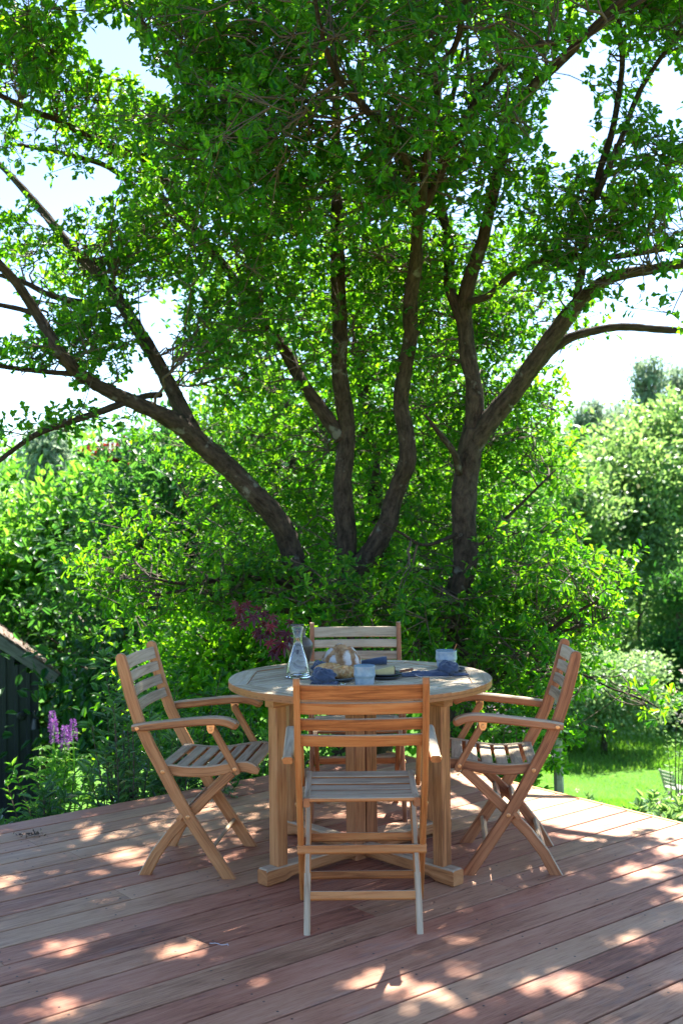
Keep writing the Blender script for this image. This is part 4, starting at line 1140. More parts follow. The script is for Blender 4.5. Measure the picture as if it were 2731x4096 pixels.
for k, (ang, ln) in enumerate([(-125, 0.45), (-78, 0.78), (-38, 0.95), (0, 1.1), (38, 0.95), (78, 0.78), (125, 0.45)]):
    for da, f in ((-14, 0.42), (-9, 0.70), (0, 1.0), (9, 0.70)):
        a = R(ang + da); ML.append((math.sin(a) * ln * f, math.cos(a) * ln * f))
    ML.append((math.sin(R(ang + 19)) * 0.40, math.cos(R(ang + 19)) * 0.40))
ML.append((0.0, -0.04))
def maple_mesh(droop):
    mb = MB(); mb.v.append((0, 0, 0))
    for x, y in ML:
        r2 = x * x + y * y
        mb.v.append((x, y, -droop * r2 + 0.05 * math.sin(9 * math.atan2(x, y))))
    n = len(ML)
    for k in range(n): mb.face((0, 1 + k, 1 + (k + 1) % n))
    return mb.mesh('leaf', [M['red_maple']], recalc=False)
mmesh = [maple_mesh(0.25), maple_mesh(0.5), maple_mesh(0.75)]
random.seed(8)
def mp(px, py, d): return P(px, py, d) - VM
stemA = smooth_path([Vector((0.004, 0, -0.10)), Vector((-0.006, 0, 0.0)), mp(1140, 2545, 4.98), mp(1080, 2500, 4.95), mp(1020, 2455, 4.93), mp(965, 2430, 4.92)], 3)
stemB = smooth_path([Vector((-0.004, 0, -0.02)), mp(1150, 2570, 4.94), mp(1120, 2590, 4.90), mp(1085, 2580, 4.86)], 3)
stemC = smooth_path([mp(1100, 2515, 4.96), mp(1090, 2480, 4.97), mp(1075, 2455, 4.98)], 3)
mb = MB()
for st, r0 in ((stemA, 0.0035), (stemB, 0.0025), (stemC, 0.002)):
    mb.tube(st, [r0 * (1 - 0.6 * i / (len(st) - 1)) for i in range(len(st))], 6)
mb.build('stem', M['twig'], maple, smooth=True)
for i, (px, py, wpx, dd) in enumerate([(945, 2410, 34, 0), (985, 2412, 44, .02), (955, 2440, 40, -.03), (1015, 2462, 52, -.05), (970, 2465, 36, .02), (940, 2490, 34, 0), (978, 2492, 36, -.03), (1050, 2450, 40, .02), (1035, 2430, 36, .04),
                                       (1085, 2465, 42, .02), (1080, 2500, 44, -.03), (1035, 2515, 46, -.02), (1020, 2530, 30, .03), (1045, 2540, 42, -.05), (1070, 2525, 34, .0), (1110, 2530, 44, -.04), (1145, 2530, 48, -.05), (1130, 2570, 62, -.07),
                                       (1080, 2565, 44, -.05), (1088, 2605, 50, -.06), (1165, 2482, 32, .05), (1100, 2490, 34, .03), (1150, 2555, 44, -.02), (1060, 2488, 34, .04), (960, 2425, 36, .05)]):
    o = link('leaf', mmesh[i % 3], maple)
    c = mp(px, py, 4.94 + dd)
    s = wpx / 2 * 4.94 / FPX * 1.9
    o.location = c
    o.rotation_euler = (R(random.uniform(238, 292)), R(random.uniform(-35, 35)), R(random.uniform(-40, 40)))
    o.scale = (s, s, s)

# round loaf of bread
def bread():
    m, nt, bs, out = new_mat('crust')
    tc = nt.nodes.new('ShaderNodeTexCoord')
    n1 = noise_node(nt, tc.outputs['Object'], 38, 6, 0.7); n2 = noise_node(nt, tc.outputs['Object'], 16, 5, 0.65)
    at = nt.nodes.new('ShaderNodeAttribute'); at.attribute_name = 'flour'
    base = ramp(nt, [(0.28, (0.15, 0.06, 0.026)), (0.48, (0.36, 0.19, 0.085)), (0.70, (0.55, 0.36, 0.20))], n1.outputs['Fac'])
    f = math_node(nt, 'ADD', at.outputs['Fac'], math_node(nt, 'MULTIPLY', math_node(nt, 'SUBTRACT', n2.outputs['Fac'], 0.5), 2.2))
    fr = ramp(nt, [(0.45, (0, 0, 0)), (0.75, (1, 1, 1))], f)
    nt.links.new(mix_col(nt, math_node(nt, 'MULTIPLY', fr.outputs['Color'], 0.85), base.outputs['Color'], (0.68, 0.64, 0.58)), bs.inputs['Base Color'])
    bs.inputs['Roughness'].default_value = 0.85; bs.inputs['Specular IOR Level'].default_value = 0.2
    bump(nt, bs, n1.outputs['Fac'], 0.7, 0.006)
    nU, nV = 72, 30
    V, Fl = [], []
    for j in range(nV + 1):
        ph = math.pi * j / nV
        for i in range(nU):
            th = 2 * math.pi * i / nU
            d = Vector((math.sin(ph) * math.cos(th), math.sin(ph) * math.sin(th), math.cos(ph)))
            # slash pattern: two pairs of cuts leaving raised floured flaps
            u, v = d.x * math.cos(0.1) + d.y * math.sin(0.1), -d.x * math.sin(0.1) + d.y * math.cos(0.1)
            cut = 0.0
            for c in (abs(abs(u) - 0.36), abs(abs(v) - 0.40)):
                cut = max(cut, math.exp(-(c / 0.085) ** 2))
            cut *= 1 if d.z > 0.12 else max(0, d.z / 0.12)
            r_ = 1 + 0.06 * mnoise.noise(d * 2.2) + 0.045 * mnoise.noise(d * 6) + 0.02 * mnoise.noise(d * 15) - 0.11 * cut
            r_ += 0.05 * (1 - cut) * max(0, d.z) ** 2
            p = Vector((d.x * 0.090, d.y * 0.088, max(-0.0, d.z * 0.094 + 0.004))) * r_
            p.z = max(0.0, p.z); V.append(p)
            Fl.append(max(0.0, (1 - 1.6 * cut)) * (0.62 if d.z > 0.15 else 0.2))
    mb = MB(); mb.v = V
    for j in range(nV):
        for i in range(nU):
            mb.face((j * nU + i, j * nU + (i + 1) % nU, (j + 1) * nU + (i + 1) % nU, (j + 1) * nU + i))
    o = mb.build('bread_loaf', m, smooth=True, recalc=False, loc=(-0.008, 4.985, TT), rot=(0, 0, R(12)))
    at = o.data.attributes.new('flour', 'FLOAT', 'POINT'); at.data.foreach_set('value', Fl)
    tag(o, 'round floury sourdough loaf in the middle of the table', 'bread')
bread()

# plates
def plate(name, loc, r_, mat, label, h=0.016):
    mb = MB(); mb.lathe([(r_ * 0.62, 0.0), (r_ * 0.66, 0.0), (r_ * 0.92, h * 0.55), (r_, h), (r_ * 0.985, h + 0.0015), (r_ * 0.90, h * 0.72), (r_ * 0.66, 0.0042), (0.0, 0.004)], 44)
    return tag(mb.build(name, mat, smooth=True, loc=loc), label, 'plate', 'dark stoneware plates')
plate('plate', (-0.035, 4.600, TT), 0.096, M['plate_blue'], 'grey-blue plate under the twisted pastries')
plate('plate', (0.170, 4.640, TT), 0.074, M['plate'], 'lower of two stacked dark plates under the cheese', 0.012)
plate('plate', (0.170, 4.640, TT + 0.0115), 0.074, M['plate'], 'upper of two stacked dark plates, with the cheese on it', 0.012)
plate('plate', (0.470, 4.83, TT), 0.055, M['plate'], 'small dark plate half under the right-hand napkin', 0.010)

# twisted pastries
def crustm():
    m, nt, bs, out = new_mat('pastry')
    tc = nt.nodes.new('ShaderNodeTexCoord'); n = noise_node(nt, tc.outputs['Object'], 55, 5, 0.65)
    uv = nt.nodes.new('ShaderNodeUVMap'); w = noise_node(nt, mapping(nt, uv.outputs['UV'], (3, 60, 1)).outputs[0], 3, 3)
    f = math_node(nt, 'ADD', math_node(nt, 'MULTIPLY', n.outputs['Fac'], 0.6), math_node(nt, 'MULTIPLY', w.outputs['Fac'], 0.4))
    nt.links.new(ramp(nt, [(0.32, (0.22, 0.07, 0.018)), (0.48, (0.52, 0.25, 0.075)), (0.66, (0.70, 0.50, 0.24))], f).outputs['Color'], bs.inputs['Base Color'])
    bs.inputs['Roughness'].default_value = 0.42; bump(nt, bs, n.outputs['Fac'], 0.5, 0.003)
    return m
M['pastry'] = crustm()
def pastry(loc, rz, L, rad, label, seed, tilt=0.0):
    mb = MB()
    for s in range(3):
        pts, rr = [], []
        for i in range(29):
            t = i / 28; a = 2 * math.pi * (2.1 * t + s / 3)
            env = math.sin(math.pi * (0.08 + 0.84 * t)) ** 0.6
            pts.append((L * (t - 0.5), rad * 0.62 * env * math.cos(a), rad * 1.0 + rad * 0.55 * env * math.sin(a) - rad * 0.12))
            rr.append(rad * (0.30 + 0.34 * env))
        mb.tube(pts, rr, 10)
    o = mb.build('twisted_pastry', M['pastry'], smooth=True, loc=loc, rot=(0, tilt, rz))
    return tag(o, label, 'pastry', 'twisted pastries on the plate')
pastry((-0.062, 4.655, TT + 0.008), R(18), 0.100, 0.028, 'golden twisted pastry at the back of the plate, nearest the loaf', 1)
pastry((0.005, 4.590, TT + 0.008), R(-16), 0.098, 0.026, 'golden twisted pastry at the right front of the plate', 2)
pastry((-0.088, 4.600, TT + 0.008), R(60), 0.080, 0.022, 'golden pastry at the left of the plate behind the knotted napkin', 3)

# linen napkins
def wrinkle(p, s=1.0):
    q = p * 26 * s
    return mnoise.noise(Vector((q.x * 0.6 + q.y * 0.8, q.y * 0.35 - q.z, q.z * 0.8))) * 0.6 + mnoise.noise(q * 1.9) * 0.25
def knot(name, loc, rx, ry, rz, label, rot=0.0, tails=()):
    mb = MB(); nU, nV = 56, 28
    for j in range(nV + 1):
        ph = math.pi * j / nV
        for i in range(nU):
            th = 2 * math.pi * i / nU
            d = Vector((math.sin(ph) * math.cos(th), math.sin(ph) * math.sin(th), math.cos(ph)))
            sw = math.sin(3.0 * th + 4.5 * d.z + 1.5 * mnoise.noise(d * 1.8)) 
            fold = 0.11 * (1 - abs(sw)) ** 2 * 2.0 - 0.10
            r_ = 1 + fold + 0.22 * mnoise.noise(d * 1.7 + Vector(loc)) + 0.06 * mnoise.noise(d * 5.0)
            mb.v.append((d.x * rx * r_, d.y * ry * r_, max(0.0, rz * 0.92 + d.z * rz * r_)))
    for j in range(nV):
        for i in range(nU):
            mb.face((j * nU + i, j * nU + (i + 1) % nU, (j + 1) * nU + (i + 1) % nU, (j + 1) * nU + i))
    # loop of cloth over the knot
    pts = [(rx * 0.75 * math.cos(a), ry * 0.5 * math.sin(a * 0.7), rz * (0.95 + 0.85 * math.sin(a))) for a in np.linspace(0.15, math.pi - 0.25, 14)]
    mb.tube(pts, [rx * 0.20 + rx * 0.10 * math.sin(k * 0.9) for k in range(14)], 10)
    for (x0, y0, x1, y1, w0, w1, hgt) in tails:
        n = 26; b = len(mb.v); dv = Vector((x1 - x0, y1 - y0, 0)); pv = Vector((-dv.y, dv.x, 0)).normalized()
        K = 15
        for i in range(n + 1):
            t = i / n; w = w0 + (w1 - w0) * t
            for k in range(K):
                s = k / (K - 1) * 2 - 1
                p = Vector((x0, y0, 0)) + dv * t + pv * s * w
                e = hgt * (1 - 0.55 * t) * (0.55 + 0.45 * math.sin(9 * s + 7 * t + mnoise.noise(p * 30) * 2.2)) * (1 - s * s) ** 0.5 + 0.5 * hgt * wrinkle(p + Vector(loc)) * (1 - s * s)
                mb.v.append((p.x, p.y, max(0.0015, 0.0015 + e)))
        for i in range(n):
            for k in range(K - 1):
                a = b + i * K + k; mb.face((a, a + 1, a + K + 1, a + K))
    o = mb.build(name, M['linen'], smooth=True, recalc=False, loc=loc, rot=(0, 0, rot))
    o.modifiers.new('thickness', 'SOLIDIFY').thickness = 0.0012
    return tag(o, label, 'napkin', 'navy linen napkins')
knot('linen_napkin', (-0.082, 4.495, TT), 0.050, 0.036, 0.031, 'navy linen napkin tied in a knot in front of the pastry plate', 0.3, [(0.0, 0, 0.055, -0.03, 0.03, 0.02, 0.02), (-0.02, 0, -0.045, -0.02, 0.03, 0.018, 0.02)])
knot('linen_napkin', (0.440, 4.700, TT), 0.046, 0.036, 0.029, 'navy linen napkin knotted with a long tail in front of the right-hand cup', 0.0, [(0.0, 0, -0.155, 0.005, 0.036, 0.028, 0.03), (-0.13, 0.005, -0.20, -0.01, 0.030, 0.035, 0.014), (0.02, 0, 0.085, -0.01, 0.03, 0.006, 0.012)])
knot('linen_napkin', (-0.100, 4.845, TT), 0.036, 0.040, 0.022, 'navy linen napkin bunched between the loaf and the pastries', 0.0, [(0.0, -0.02, 0.16, -0.005, 0.034, 0.026, 0.026)])
mb = MB()                                                 # rolled napkin
pts = [(-0.07, -0.012, 0.012), (-0.035, 0.0, 0.0145), (0.0, 0.004, 0.017), (0.03, 0.006, 0.019), (0.046, 0.006, 0.0195)]
mb.tube(pts, [0.011, 0.0135, 0.0165, 0.0185, 0.0185], 18); mb.tube([(0.0462, 0.006, 0.0195), (0.0475, 0.006, 0.0195)], [0.012, 0.012], 14)
tag(mb.build('linen_napkin', M['linen'], smooth=True, loc=(0.150, 5.035, TT)), 'navy linen napkin rolled up at the right of the loaf', 'napkin', 'navy linen napkins')

# cups
def mug(loc, label, w=1.0, h=1.0):
    root = empty('stoneware_cup', loc, 0, label, 'cup', 'pale blue-grey stoneware cups')
    out_ = [(0.034, 0.0), (0.0365, 0.002), (0.0385, 0.018), (0.0395, 0.030), (0.0425, 0.036), (0.0435, 0.042), (0.0425, 0.050), (0.0418, 0.065), (0.0424, 0.0765)]
    mb = MB(); mb.lathe([(a * w, b * h) for a, b in [tuple(p) for p in smooth_path(out_, 3)]] + [(0.0418 * w, 0.0772 * h)], 44); mb.build('body', M['mug'], root, smooth=True)
    inn = [(0.0426, 0.0764), (0.0425, 0.0782), (0.0412, 0.0790), (0.0396, 0.0775), (0.0385, 0.06), (0.037, 0.045), (0.034, 0.012), (0.0, 0.008)]
    mb = MB(); mb.lathe([(a * w, b * h) for a, b in inn], 44); mb.build('inside', M['mug_rim'], root, smooth=True)
    return root
mug((0.085, 4.462, TT), 'blue-grey stoneware cup in the middle, just behind the front chair')
mug((0.455, 4.945, TT), 'blue-grey stoneware cup at the right back of the table with a wooden spoon', 1.10, 0.95)
mb = MB(); mb.sweep([(0, 0, 0.0), (0.012, 0, 0.03), (0.026, 0, 0.062), (0.034, 0, 0.082), (0.0375, 0, 0.090)], [0.007, 0.007, 0.008, 0.009, 0.005], [0.003] * 4 + [0.0025], (0, 1, 0), 0.001)
tag(mb.build('wooden_spoon', M['teak_orange_lit'], loc=(0.464, 4.945, TT + 0.012)), 'small wooden spoon sticking out of the right-hand cup', 'spoon')

# cheese and its knife
cheese = empty('cheese_wedge', (0.170, 4.645, TT + 0.0165), R(4), 'pale yellow wedge of hard cheese with dark rind on the plates', 'cheese')
M['cheese'] = plain('cheese', (0.70, 0.54, 0.23), 0.5, nscale=40, var=0.08); M['rind'] = plain('rind', (0.20, 0.07, 0.03), 0.6, nscale=60, var=0.4)
mb = MB(); mb.prism([(-0.062, -0.012), (0.040, -0.018), (0.040, 0.022)], 0, 0.030, 0.0); 
for i, v in enumerate(mb.v):
    if v[0] < 0 and v[2] > 0.01: mb.v[i] = (v[0], v[1], 0.013)
mb.build('wedge', M['cheese'], cheese)
mb = MB(); mb.prism([(0.0405, -0.0185), (0.0435, -0.0175), (0.0435, 0.0215), (0.0405, 0.0225)], 0, 0.0302); mb.build('rind', M['rind'], cheese)
knife = empty('cheese_knife', (0.232, 4.648, TT + 0.026), R(6), 'cheese knife with dark wooden handle beside the cheese', 'knife')
mb = MB(); mb.sweep([(0.0, 0, 0.0), (0.01, 0, 0.001), (0.045, 0, 0.006), (0.058, 0, 0.008), (0.060, 0, 0.008)], [0.010, 0.013, 0.013, 0.013, 0.006], [0.007, 0.009, 0.010, 0.010, 0.005], (0, 1, 0), 0.003); mb.build('handle', M['rind'], knife)
mb = MB(); mb.sweep([(-0.055, 0, -0.008), (-0.04, 0, -0.006), (0.002, 0, 0.0)], [0.004, 0.016, 0.013], 0.0012, (0, 1, 0), 0.0003); mb.build('blade', M['steel'], knife)
# teaspoon and fork
mb = MB()
for j in range(9):
    pass
mb.sweep([(0.014, 0, 0.005), (0.05, 0.004, 0.007), (0.095, 0.008, 0.004)], [0.004, 0.005, 0.009], 0.0016, (0, 1, 0), 0.0004)
b = len(mb.v); nU, nV = 18, 8
for j in range(nV + 1):
    ph = math.pi * j / nV
    for i in range(nU):
        th = 2 * math.pi * i / nU
        mb.v.append((0.019 * math.sin(ph) * math.cos(th), 0.0125 * math.sin(ph) * math.sin(th), 0.0055 + 0.0048 * math.cos(ph)))
for j in range(nV):
    for i in range(nU): mb.face((b + j * nU + i, b + j * nU + (i + 1) % nU, b + (j + 1) * nU + (i + 1) % nU, b + (j + 1) * nU + i))
tag(mb.build('teaspoon', M['steel'], smooth=True, loc=(-0.004, 4.462, TT), rot=(0, 0, R(-70))), 'silver teaspoon lying bowl up between knotted napkin and cup', 'spoon')
fork = empty('dessert_fork', (0.375, 4.632, TT + 0.002), R(-4), 'thin silver fork lying in front of the right-hand napkin', 'fork')
mb = MB(); mb.sweep([(-0.03, 0, 0.004), (0.02, 0, 0.003), (0.06, 0, 0.003), (0.078, 0, 0.003)], [0.004, 0.004, 0.007, 0.006], 0.002, (0, 1, 0), 0.0005); mb.build('handle', M['steel'], fork)
mb = MB(); mb.sweep([(-0.045, 0, 0.003), (-0.03, 0, 0.004)], [0.013, 0.005], 0.0018, (0, 1, 0), 0.0004)
for k in range(4):
    yy = -0.0055 + 0.0037 * k
    mb.sweep([(-0.078, yy, 0.011), (-0.06, yy, 0.004), (-0.044, yy, 0.003)], 0.0018, 0.0016, (0, 1, 0), 0.0003)
mb.build('tines', M['steel'], fork)

# ------------------------------------------------------------------ shed with black boards
def stained():
    m, nt, bs, out = new_mat('black_boards')
    tc = nt.nodes.new('ShaderNodeTexCoord'); n = noise_node(nt, mapping(nt, tc.outputs['Object'], (30, 30, 2.5)).outputs[0], 1.5, 5, 0.6)
    nt.links.new(ramp(nt, [(0.3, (0.010, 0.012, 0.016)), (0.7, (0.026, 0.030, 0.038))], n.outputs['Fac']).outputs['Color'], bs.inputs['Base Color'])
    bs.inputs['Roughness'].default_value = 0.55; bump(nt, bs, n.outputs['Fac'], 0.5, 0.004)
    return m
M['black_board'] = stained()
M['barge'] = wood('barge_board', [(0.36, (0.08, 0.074, 0.068)), (0.5, (0.16, 0.15, 0.135)), (0.66, (0.22, 0.205, 0.185))], 0.8, (3.0, 30.0))
M['tile'] = plain('roof_tile', (0.13, 0.085, 0.06), 0.8, nscale=12, var=0.4)
SD = 13.0
eave = P(225, 2716, SD)                                   # lower right end of the gable's barge board
slope = R(36.7)
shed_w = 5.2
sz0 = float(terrain(eave.x - 2, SD)) - 0.2
shed = empty('garden_shed', (eave.x, SD, sz0), R(21), 'black-boarded garden shed with weathered grey bargeboard at the left edge', 'shed')
def S(v): return Vector(v) - Vector((eave.x, SD, sz0))
ridge = eave + Vector((-shed_w / 2, 0, shed_w / 2 * math.tan(slope)))
eaveL = eave + Vector((-shed_w, 0, 0))
mb = MB(); mb.sweep([S(ridge), S(eave)], 0.03, 0.125, (0, 1, 0), 0.004); mb.build('bargeboard', M['barge'], shed)
mb = MB(); mb.sweep([S(eaveL), S(ridge)], 0.03, 0.125, (0, 1, 0), 0.004); mb.build('bargeboard', M['barge'], shed)
wy = SD + 0.15                                            # wall plane behind the overhang
def under(x): return eave.z + abs(0 if x < ridge.x else (eave.x - x)) * math.tan(slope) - 0.10 if x >= ridge.x else eaveL.z + (x - eaveL.x) * math.tan(slope) - 0.10
x = eave.x - 0.18
while x > eaveL.x + 0.3:
    zt = under(x - 0.05)
    mb = MB(); mb.sweep([S((x - 0.05, wy, sz0)), S((x - 0.05, wy, zt))], 0.10, 0.022, (1, 0, 0), 0.003); mb.build('board', M['black_board'], shed)
    mb = MB(); mb.sweep([S((x - 0.118, wy - 0.0235, sz0)), S((x - 0.118, wy - 0.0235, zt))], 0.045, 0.024, (1, 0, 0), 0.003); mb.build('batten', M['black_board'], shed)
    x -= 0.136
mb = MB(); mb.box(*[float(v) for v in (S((eaveL.x + 0.3, 0, 0)).x, S((eave.x - 0.18, 0, 0)).x, wy + 0.02 - SD, wy + 3.2 - SD, 0.0, eave.z - 0.12 - sz0)]); mb.build('wall', M['black_board'], shed)
for a, b, nm in ((ridge, eave, 1), (ridge, eaveL, -1)):
    mb = MB(); up_ = Vector((0, 0, 0.055)); o_ = Vector((0, -0.012, 0))
    p, q = S(a) + up_, S(b) + up_ + Vector((0.05 * nm, 0, -0.03))
    mb.sweep([(p + q) / 2 + Vector((0, 0.02, 0)), (p + q) / 2 + Vector((0, 3.7, 0))], (q - p).length, 0.04, (q - p), 0.003)
    rf = mb.build('roof', M['tile'], shed)
    if nm == 1:                                           # verge tiles above the bargeboard
        n = 22
        for k in range(n):
            t0, t1 = k / n, (k + 1.15) / n
            a0, a1 = p.lerp(q, t0), p.lerp(q, min(1, t1))
            m2 = MB(); m2.sweep([a0 + Vector((0, 0.12, 0.045)), a1 + Vector((0, 0.12, 0.032))], 0.26, 0.018, (0, 1, 0), 0.004)
            m2.build('verge_tile', M['tile'], rf)
rng = np.random.default_rng(4)
n = 110; t = rng.uniform(0, 1, n)
pp = np.array(S(ridge))[None] * (1 - t)[:, None] + np.array(S(eave))[None] * t[:, None] + np.stack([np.zeros(n), rng.uniform(0.0, 0.3, n), 0.115 + rng.uniform(-0.01, 0.02, n)], axis=1)
tag(link('sedum', leaves_mesh('sedum', pp, rng.normal(0, 0.5, (n, 3)) + np.array([0, 0, 1]), rng.normal(0, 1, (n, 3)), rng.uniform(0.03, 0.06, n), KITE, M['sedum']), shed), kind='stuff')
# lamp on the shed
M['black_metal'] = plain('black_metal', (0.016, 0.017, 0.020), 0.35, nscale=20, var=0.2)
rz_ = Matrix.Rotation(R(21), 3, 'Z')
LPx = Vector((eave.x, SD, 0)) + rz_ @ Vector((-0.385, 0.15 - 0.075, 0)); LPx.z = P(90, 2865, LPx.y).z
lamp = empty('wall_lamp', LPx, R(21), 'small black gooseneck wall lamp on the shed corner', 'lamp')
tip = Vector((0.13, -0.26, -0.01))
mb = MB(); mb.disc_stud((0, 0.042, 0), (0, -1, 0), 0.05, 0.03, 20); mb.build('mount', M['black_metal'], lamp, smooth=False)
mb = MB(); mb.tube(smooth_path([Vector((0, 0.02, 0)), Vector((tip.x * 0.35, tip.y * 0.4, 0.035)), Vector((tip.x * 0.65, tip.y * 0.7, 0.085)), Vector((tip.x * 0.9, tip.y * 0.95, 0.075)), tip + Vector((0, 0, 0.02))], 4), 0.009, 8); mb.build('arm', M['black_metal'], lamp, smooth=True)
mb = MB(); mb.lathe([(0.012, 0.025), (0.034, 0.02), (0.040, 0.005), (0.060, -0.090), (0.063, -0.098), (0.060, -0.098), (0.036, 0.0), (0.0, 0.005)], 28); mb.build('shade', M['black_metal'], lamp, smooth=False, loc=tip)

# ------------------------------------------------------------------ shrubs along the deck
def shrub(x, y, h, spread, nst, label, mat, rng, size=0.075, cat='shrub', group=None, T=LANCE, name='garden_shrub', lean=(0, 0), per=0.035, fl=None, z0=None):
    z0 = float(terrain(x, y)) - 0.05 if z0 is None else z0
    root = empty(name, (x, y, z0), 0, label, cat, group)
    mb = MB(); LP, LD, LN = [], [], []
    tips = []
    for s_ in range(nst):
        a = rng.uniform(0, 2 * math.pi); rr = abs(rng.normal(0, 1)) * spread * 0.6
        hh = h * rng.uniform(0.6, 1.05)
        b0 = np.array([math.cos(a) * rr * 0.25, math.sin(a) * rr * 0.25, 0]); b2 = np.array([math.cos(a) * rr + lean[0], math.sin(a) * rr + lean[1], hh])
        mid = (b0 + b2) / 2 + np.array([math.cos(a) * rr * -0.1, 0, hh * 0.08]) + rng.normal(0, 0.03, 3)
        q = smooth_path([b0, mid, b2], 7)
        mb.tube(q, [0.007 * (1 - 0.75 * i / (len(q) - 1)) for i in range(len(q))], 5, cap=False)
        tips.append(q[-1])
        segs = [(q[i], q[i + 1]) for i in range(len(q) - 1)]
        for i, (u, v) in enumerate(segs):
            if i < len(segs) * 0.3: continue
            ln = np.linalg.norm(v - u); m_ = max(1, int(ln / per)); ax = (v - u) / (ln + 1e-9)
            for k in range(m_):
                p = u + (v - u) * (k + 0.5) / m_
                az = rng.uniform(0, 2 * math.pi)
                for w in (0, math.pi):
                    for tw in range(2 if rng.random() < 0.45 else 1):
                        d = np.array([math.cos(az + w), math.sin(az + w), rng.uniform(0.0, 0.7)]) + ax * 0.4
                        off = np.array([math.cos(az + w), math.sin(az + w), 0]) * (0.05 + 0.05 * rng.random()) * tw
                        LP.append(p + off); LD.append(d); LN.append(np.array([0, 0, 1.0]) + rng.normal(0, 0.35, 3))
        for k in range(5):
            LP.append(q[-1]); LD.append(np.array([rng.normal(), rng.normal(), 0.9])); LN.append(rng.normal(0, 0.5, 3) + np.array([0, 0, 0.8]))
    tag(mb.build('stems', M['twig'], root, smooth=True, recalc=False), kind='stuff')
    LP, LD, LN = np.array(LP), np.array(LD), np.array(LN)
    tag(link('foliage', leaves_mesh('foliage', LP, LD, LN, rng.uniform(size * 0.6, size * 1.15, len(LP)), T, mat), root), kind='stuff')
    if fl is not None:
        C = np.array(tips)[rng.random(len(tips)) < 0.8]
        C = np.repeat(C, 2, axis=0) + rng.normal(0, 0.05, (len(C) * 2, 3))
        pos, d, nr, sz = rosette_leaves(C, np.tile([[0, -0.3, 1.0]], (len(C), 1)), 7, rng, *fl, tmin=50, tmax=85, spread=0.005)
        tag(link('blossom', leaves_mesh('blossom', pos, d, nr, sz, KITE, M['pink_flower']), root), kind='stuff')
    return root
rng = np.random.default_rng(77)
def edge_pt(t, off):
    """point beside the deck's left edge, t metres back from the far corner"""
    p = DC - DU * t - DN * off
    return p.x, p.y
GSH = 'leafy shrubs along the left edge of the deck'
for t, off, h, sp, ns, mt, lab in [
    (2.80, 0.42, 0.66, 0.42, 26, 'shrub_leaf', 'sunlit leafy shrub at the left picture edge against the deck'),
    (2.32, 0.42, 0.62, 0.42, 26, 'shrub_leaf', 'leafy shrub in front of the lupins along the deck edge'),
    (1.98, 0.40, 0.70, 0.38, 24, 'shrub_leaf', 'leafy shrub right of the lupins, low against the deck'),
    (1.58, 0.38, 1.36, 0.26, 12, 'shrub_leaf', 'tall loose shrub with upright shoots just behind the left chair'),
    (1.25, 0.45, 0.95, 0.48, 28, 'shrub_leaf', 'dark shrub seen through the legs of the left chair'),
    (0.70, 0.45, 0.95, 0.48, 26, 'maple_green', 'bright shrub under the left half of the tabletop'),
    (0.20, 0.45, 0.90, 0.45, 24, 'maple_green', 'bright shrub behind the far corner of the deck'),
    (1.35, 1.75, 0.80, 0.35, 22, 'maple_green', 'yellow-green shrub behind the lupin row by the shed'),
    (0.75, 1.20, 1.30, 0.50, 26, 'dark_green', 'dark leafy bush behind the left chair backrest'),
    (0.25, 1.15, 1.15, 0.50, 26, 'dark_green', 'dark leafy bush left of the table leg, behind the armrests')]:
    x, y = edge_pt(t, off)
    shrub(x, y, h, sp, ns, lab, M[mt], rng, 0.085 if 'shrub' in mt else 0.075, group=GSH)
# right side of the deck corner
def edge_r(t, off):
    p = DC + DN * t + DU * off
    return p.x, p.y
for t, off, h, sp, ns, mt, lab, fl in [
    (0.62, 0.36, 1.0, 0.26, 28, 'maple_green', 'bushy shrub with pinkish tips behind the right chair, by the grey post', (0.014, 0.022)),
    (0.15, 0.40, 0.95, 0.32, 26, 'maple_green', 'green shrub at the deck corner behind the right table leg', None),
    (1.02, 0.30, 0.55, 0.14, 8, 'maple_green', 'low green shoots beside the deck edge right of the grey post', None)]:
    x, y = edge_r(t, off)
    shrub(x, y, h, sp, ns, lab, M[mt], rng, 0.06, fl=fl, T=BROAD)
# plants beyond the right edge, lower down the slope
for px, d, h, sp, ns, mt, lab, fl in [
    (2640, 9.0, 0.28, 0.30, 18, 'maple_green', 'low leafy plants beyond the deck edge in front of the lawn', None),
    (2660, 8.5, 0.34, 0.40, 22, 'pale_green', 'pale leafy plant beyond the deck edge near the right picture edge', None),
    (2725, 9.5, 0.34, 0.30, 16, 'maple_green', 'leafy plant at the right picture edge below the far chair', (0.02, 0.03)),
    (2660, 11.0, 0.30, 0.40, 22, 'pale_green', 'flowering bush with small pink buds below the far garden chair', (0.015, 0.022))]:
    x = P(px, 3000, d).x
    shrub(x, d, h, sp, ns, lab, M[mt], rng, 0.09, T=BROAD, fl=fl)
x = P(2705, 3000, 10.5).x
shrub(x, 10.5, 1.62, 0.30, 5, 'tall stems topped with pale pink blossom clusters at the right edge', M['pale_green'], rng, 0.05, T=BROAD, fl=(0.035, 0.055), name='rose_stems', per=0.12, lean=(0.05, 0))

# grey weathered post by the deck corner
pp_ = P(2240, 3180, 7.0); zb = float(terrain(pp_.x, 7.0)) - 0.1
mb = MB(); mb.sweep([(0, 0, 0), (-0.006, 0, 0.5), (-0.022, 0, 1.22 + 0.0), (-0.023, 0, 1.235)], [0.062, 0.058, 0.050, 0.03], [0.06, 0.056, 0.05, 0.03], (1, 0, 0), 0.012)
tag(mb.build('wooden_post', M['grey_wood'], loc=(pp_.x, 7.0, zb)), 'weathered grey wooden post standing in the shrub behind the right chair', 'post')

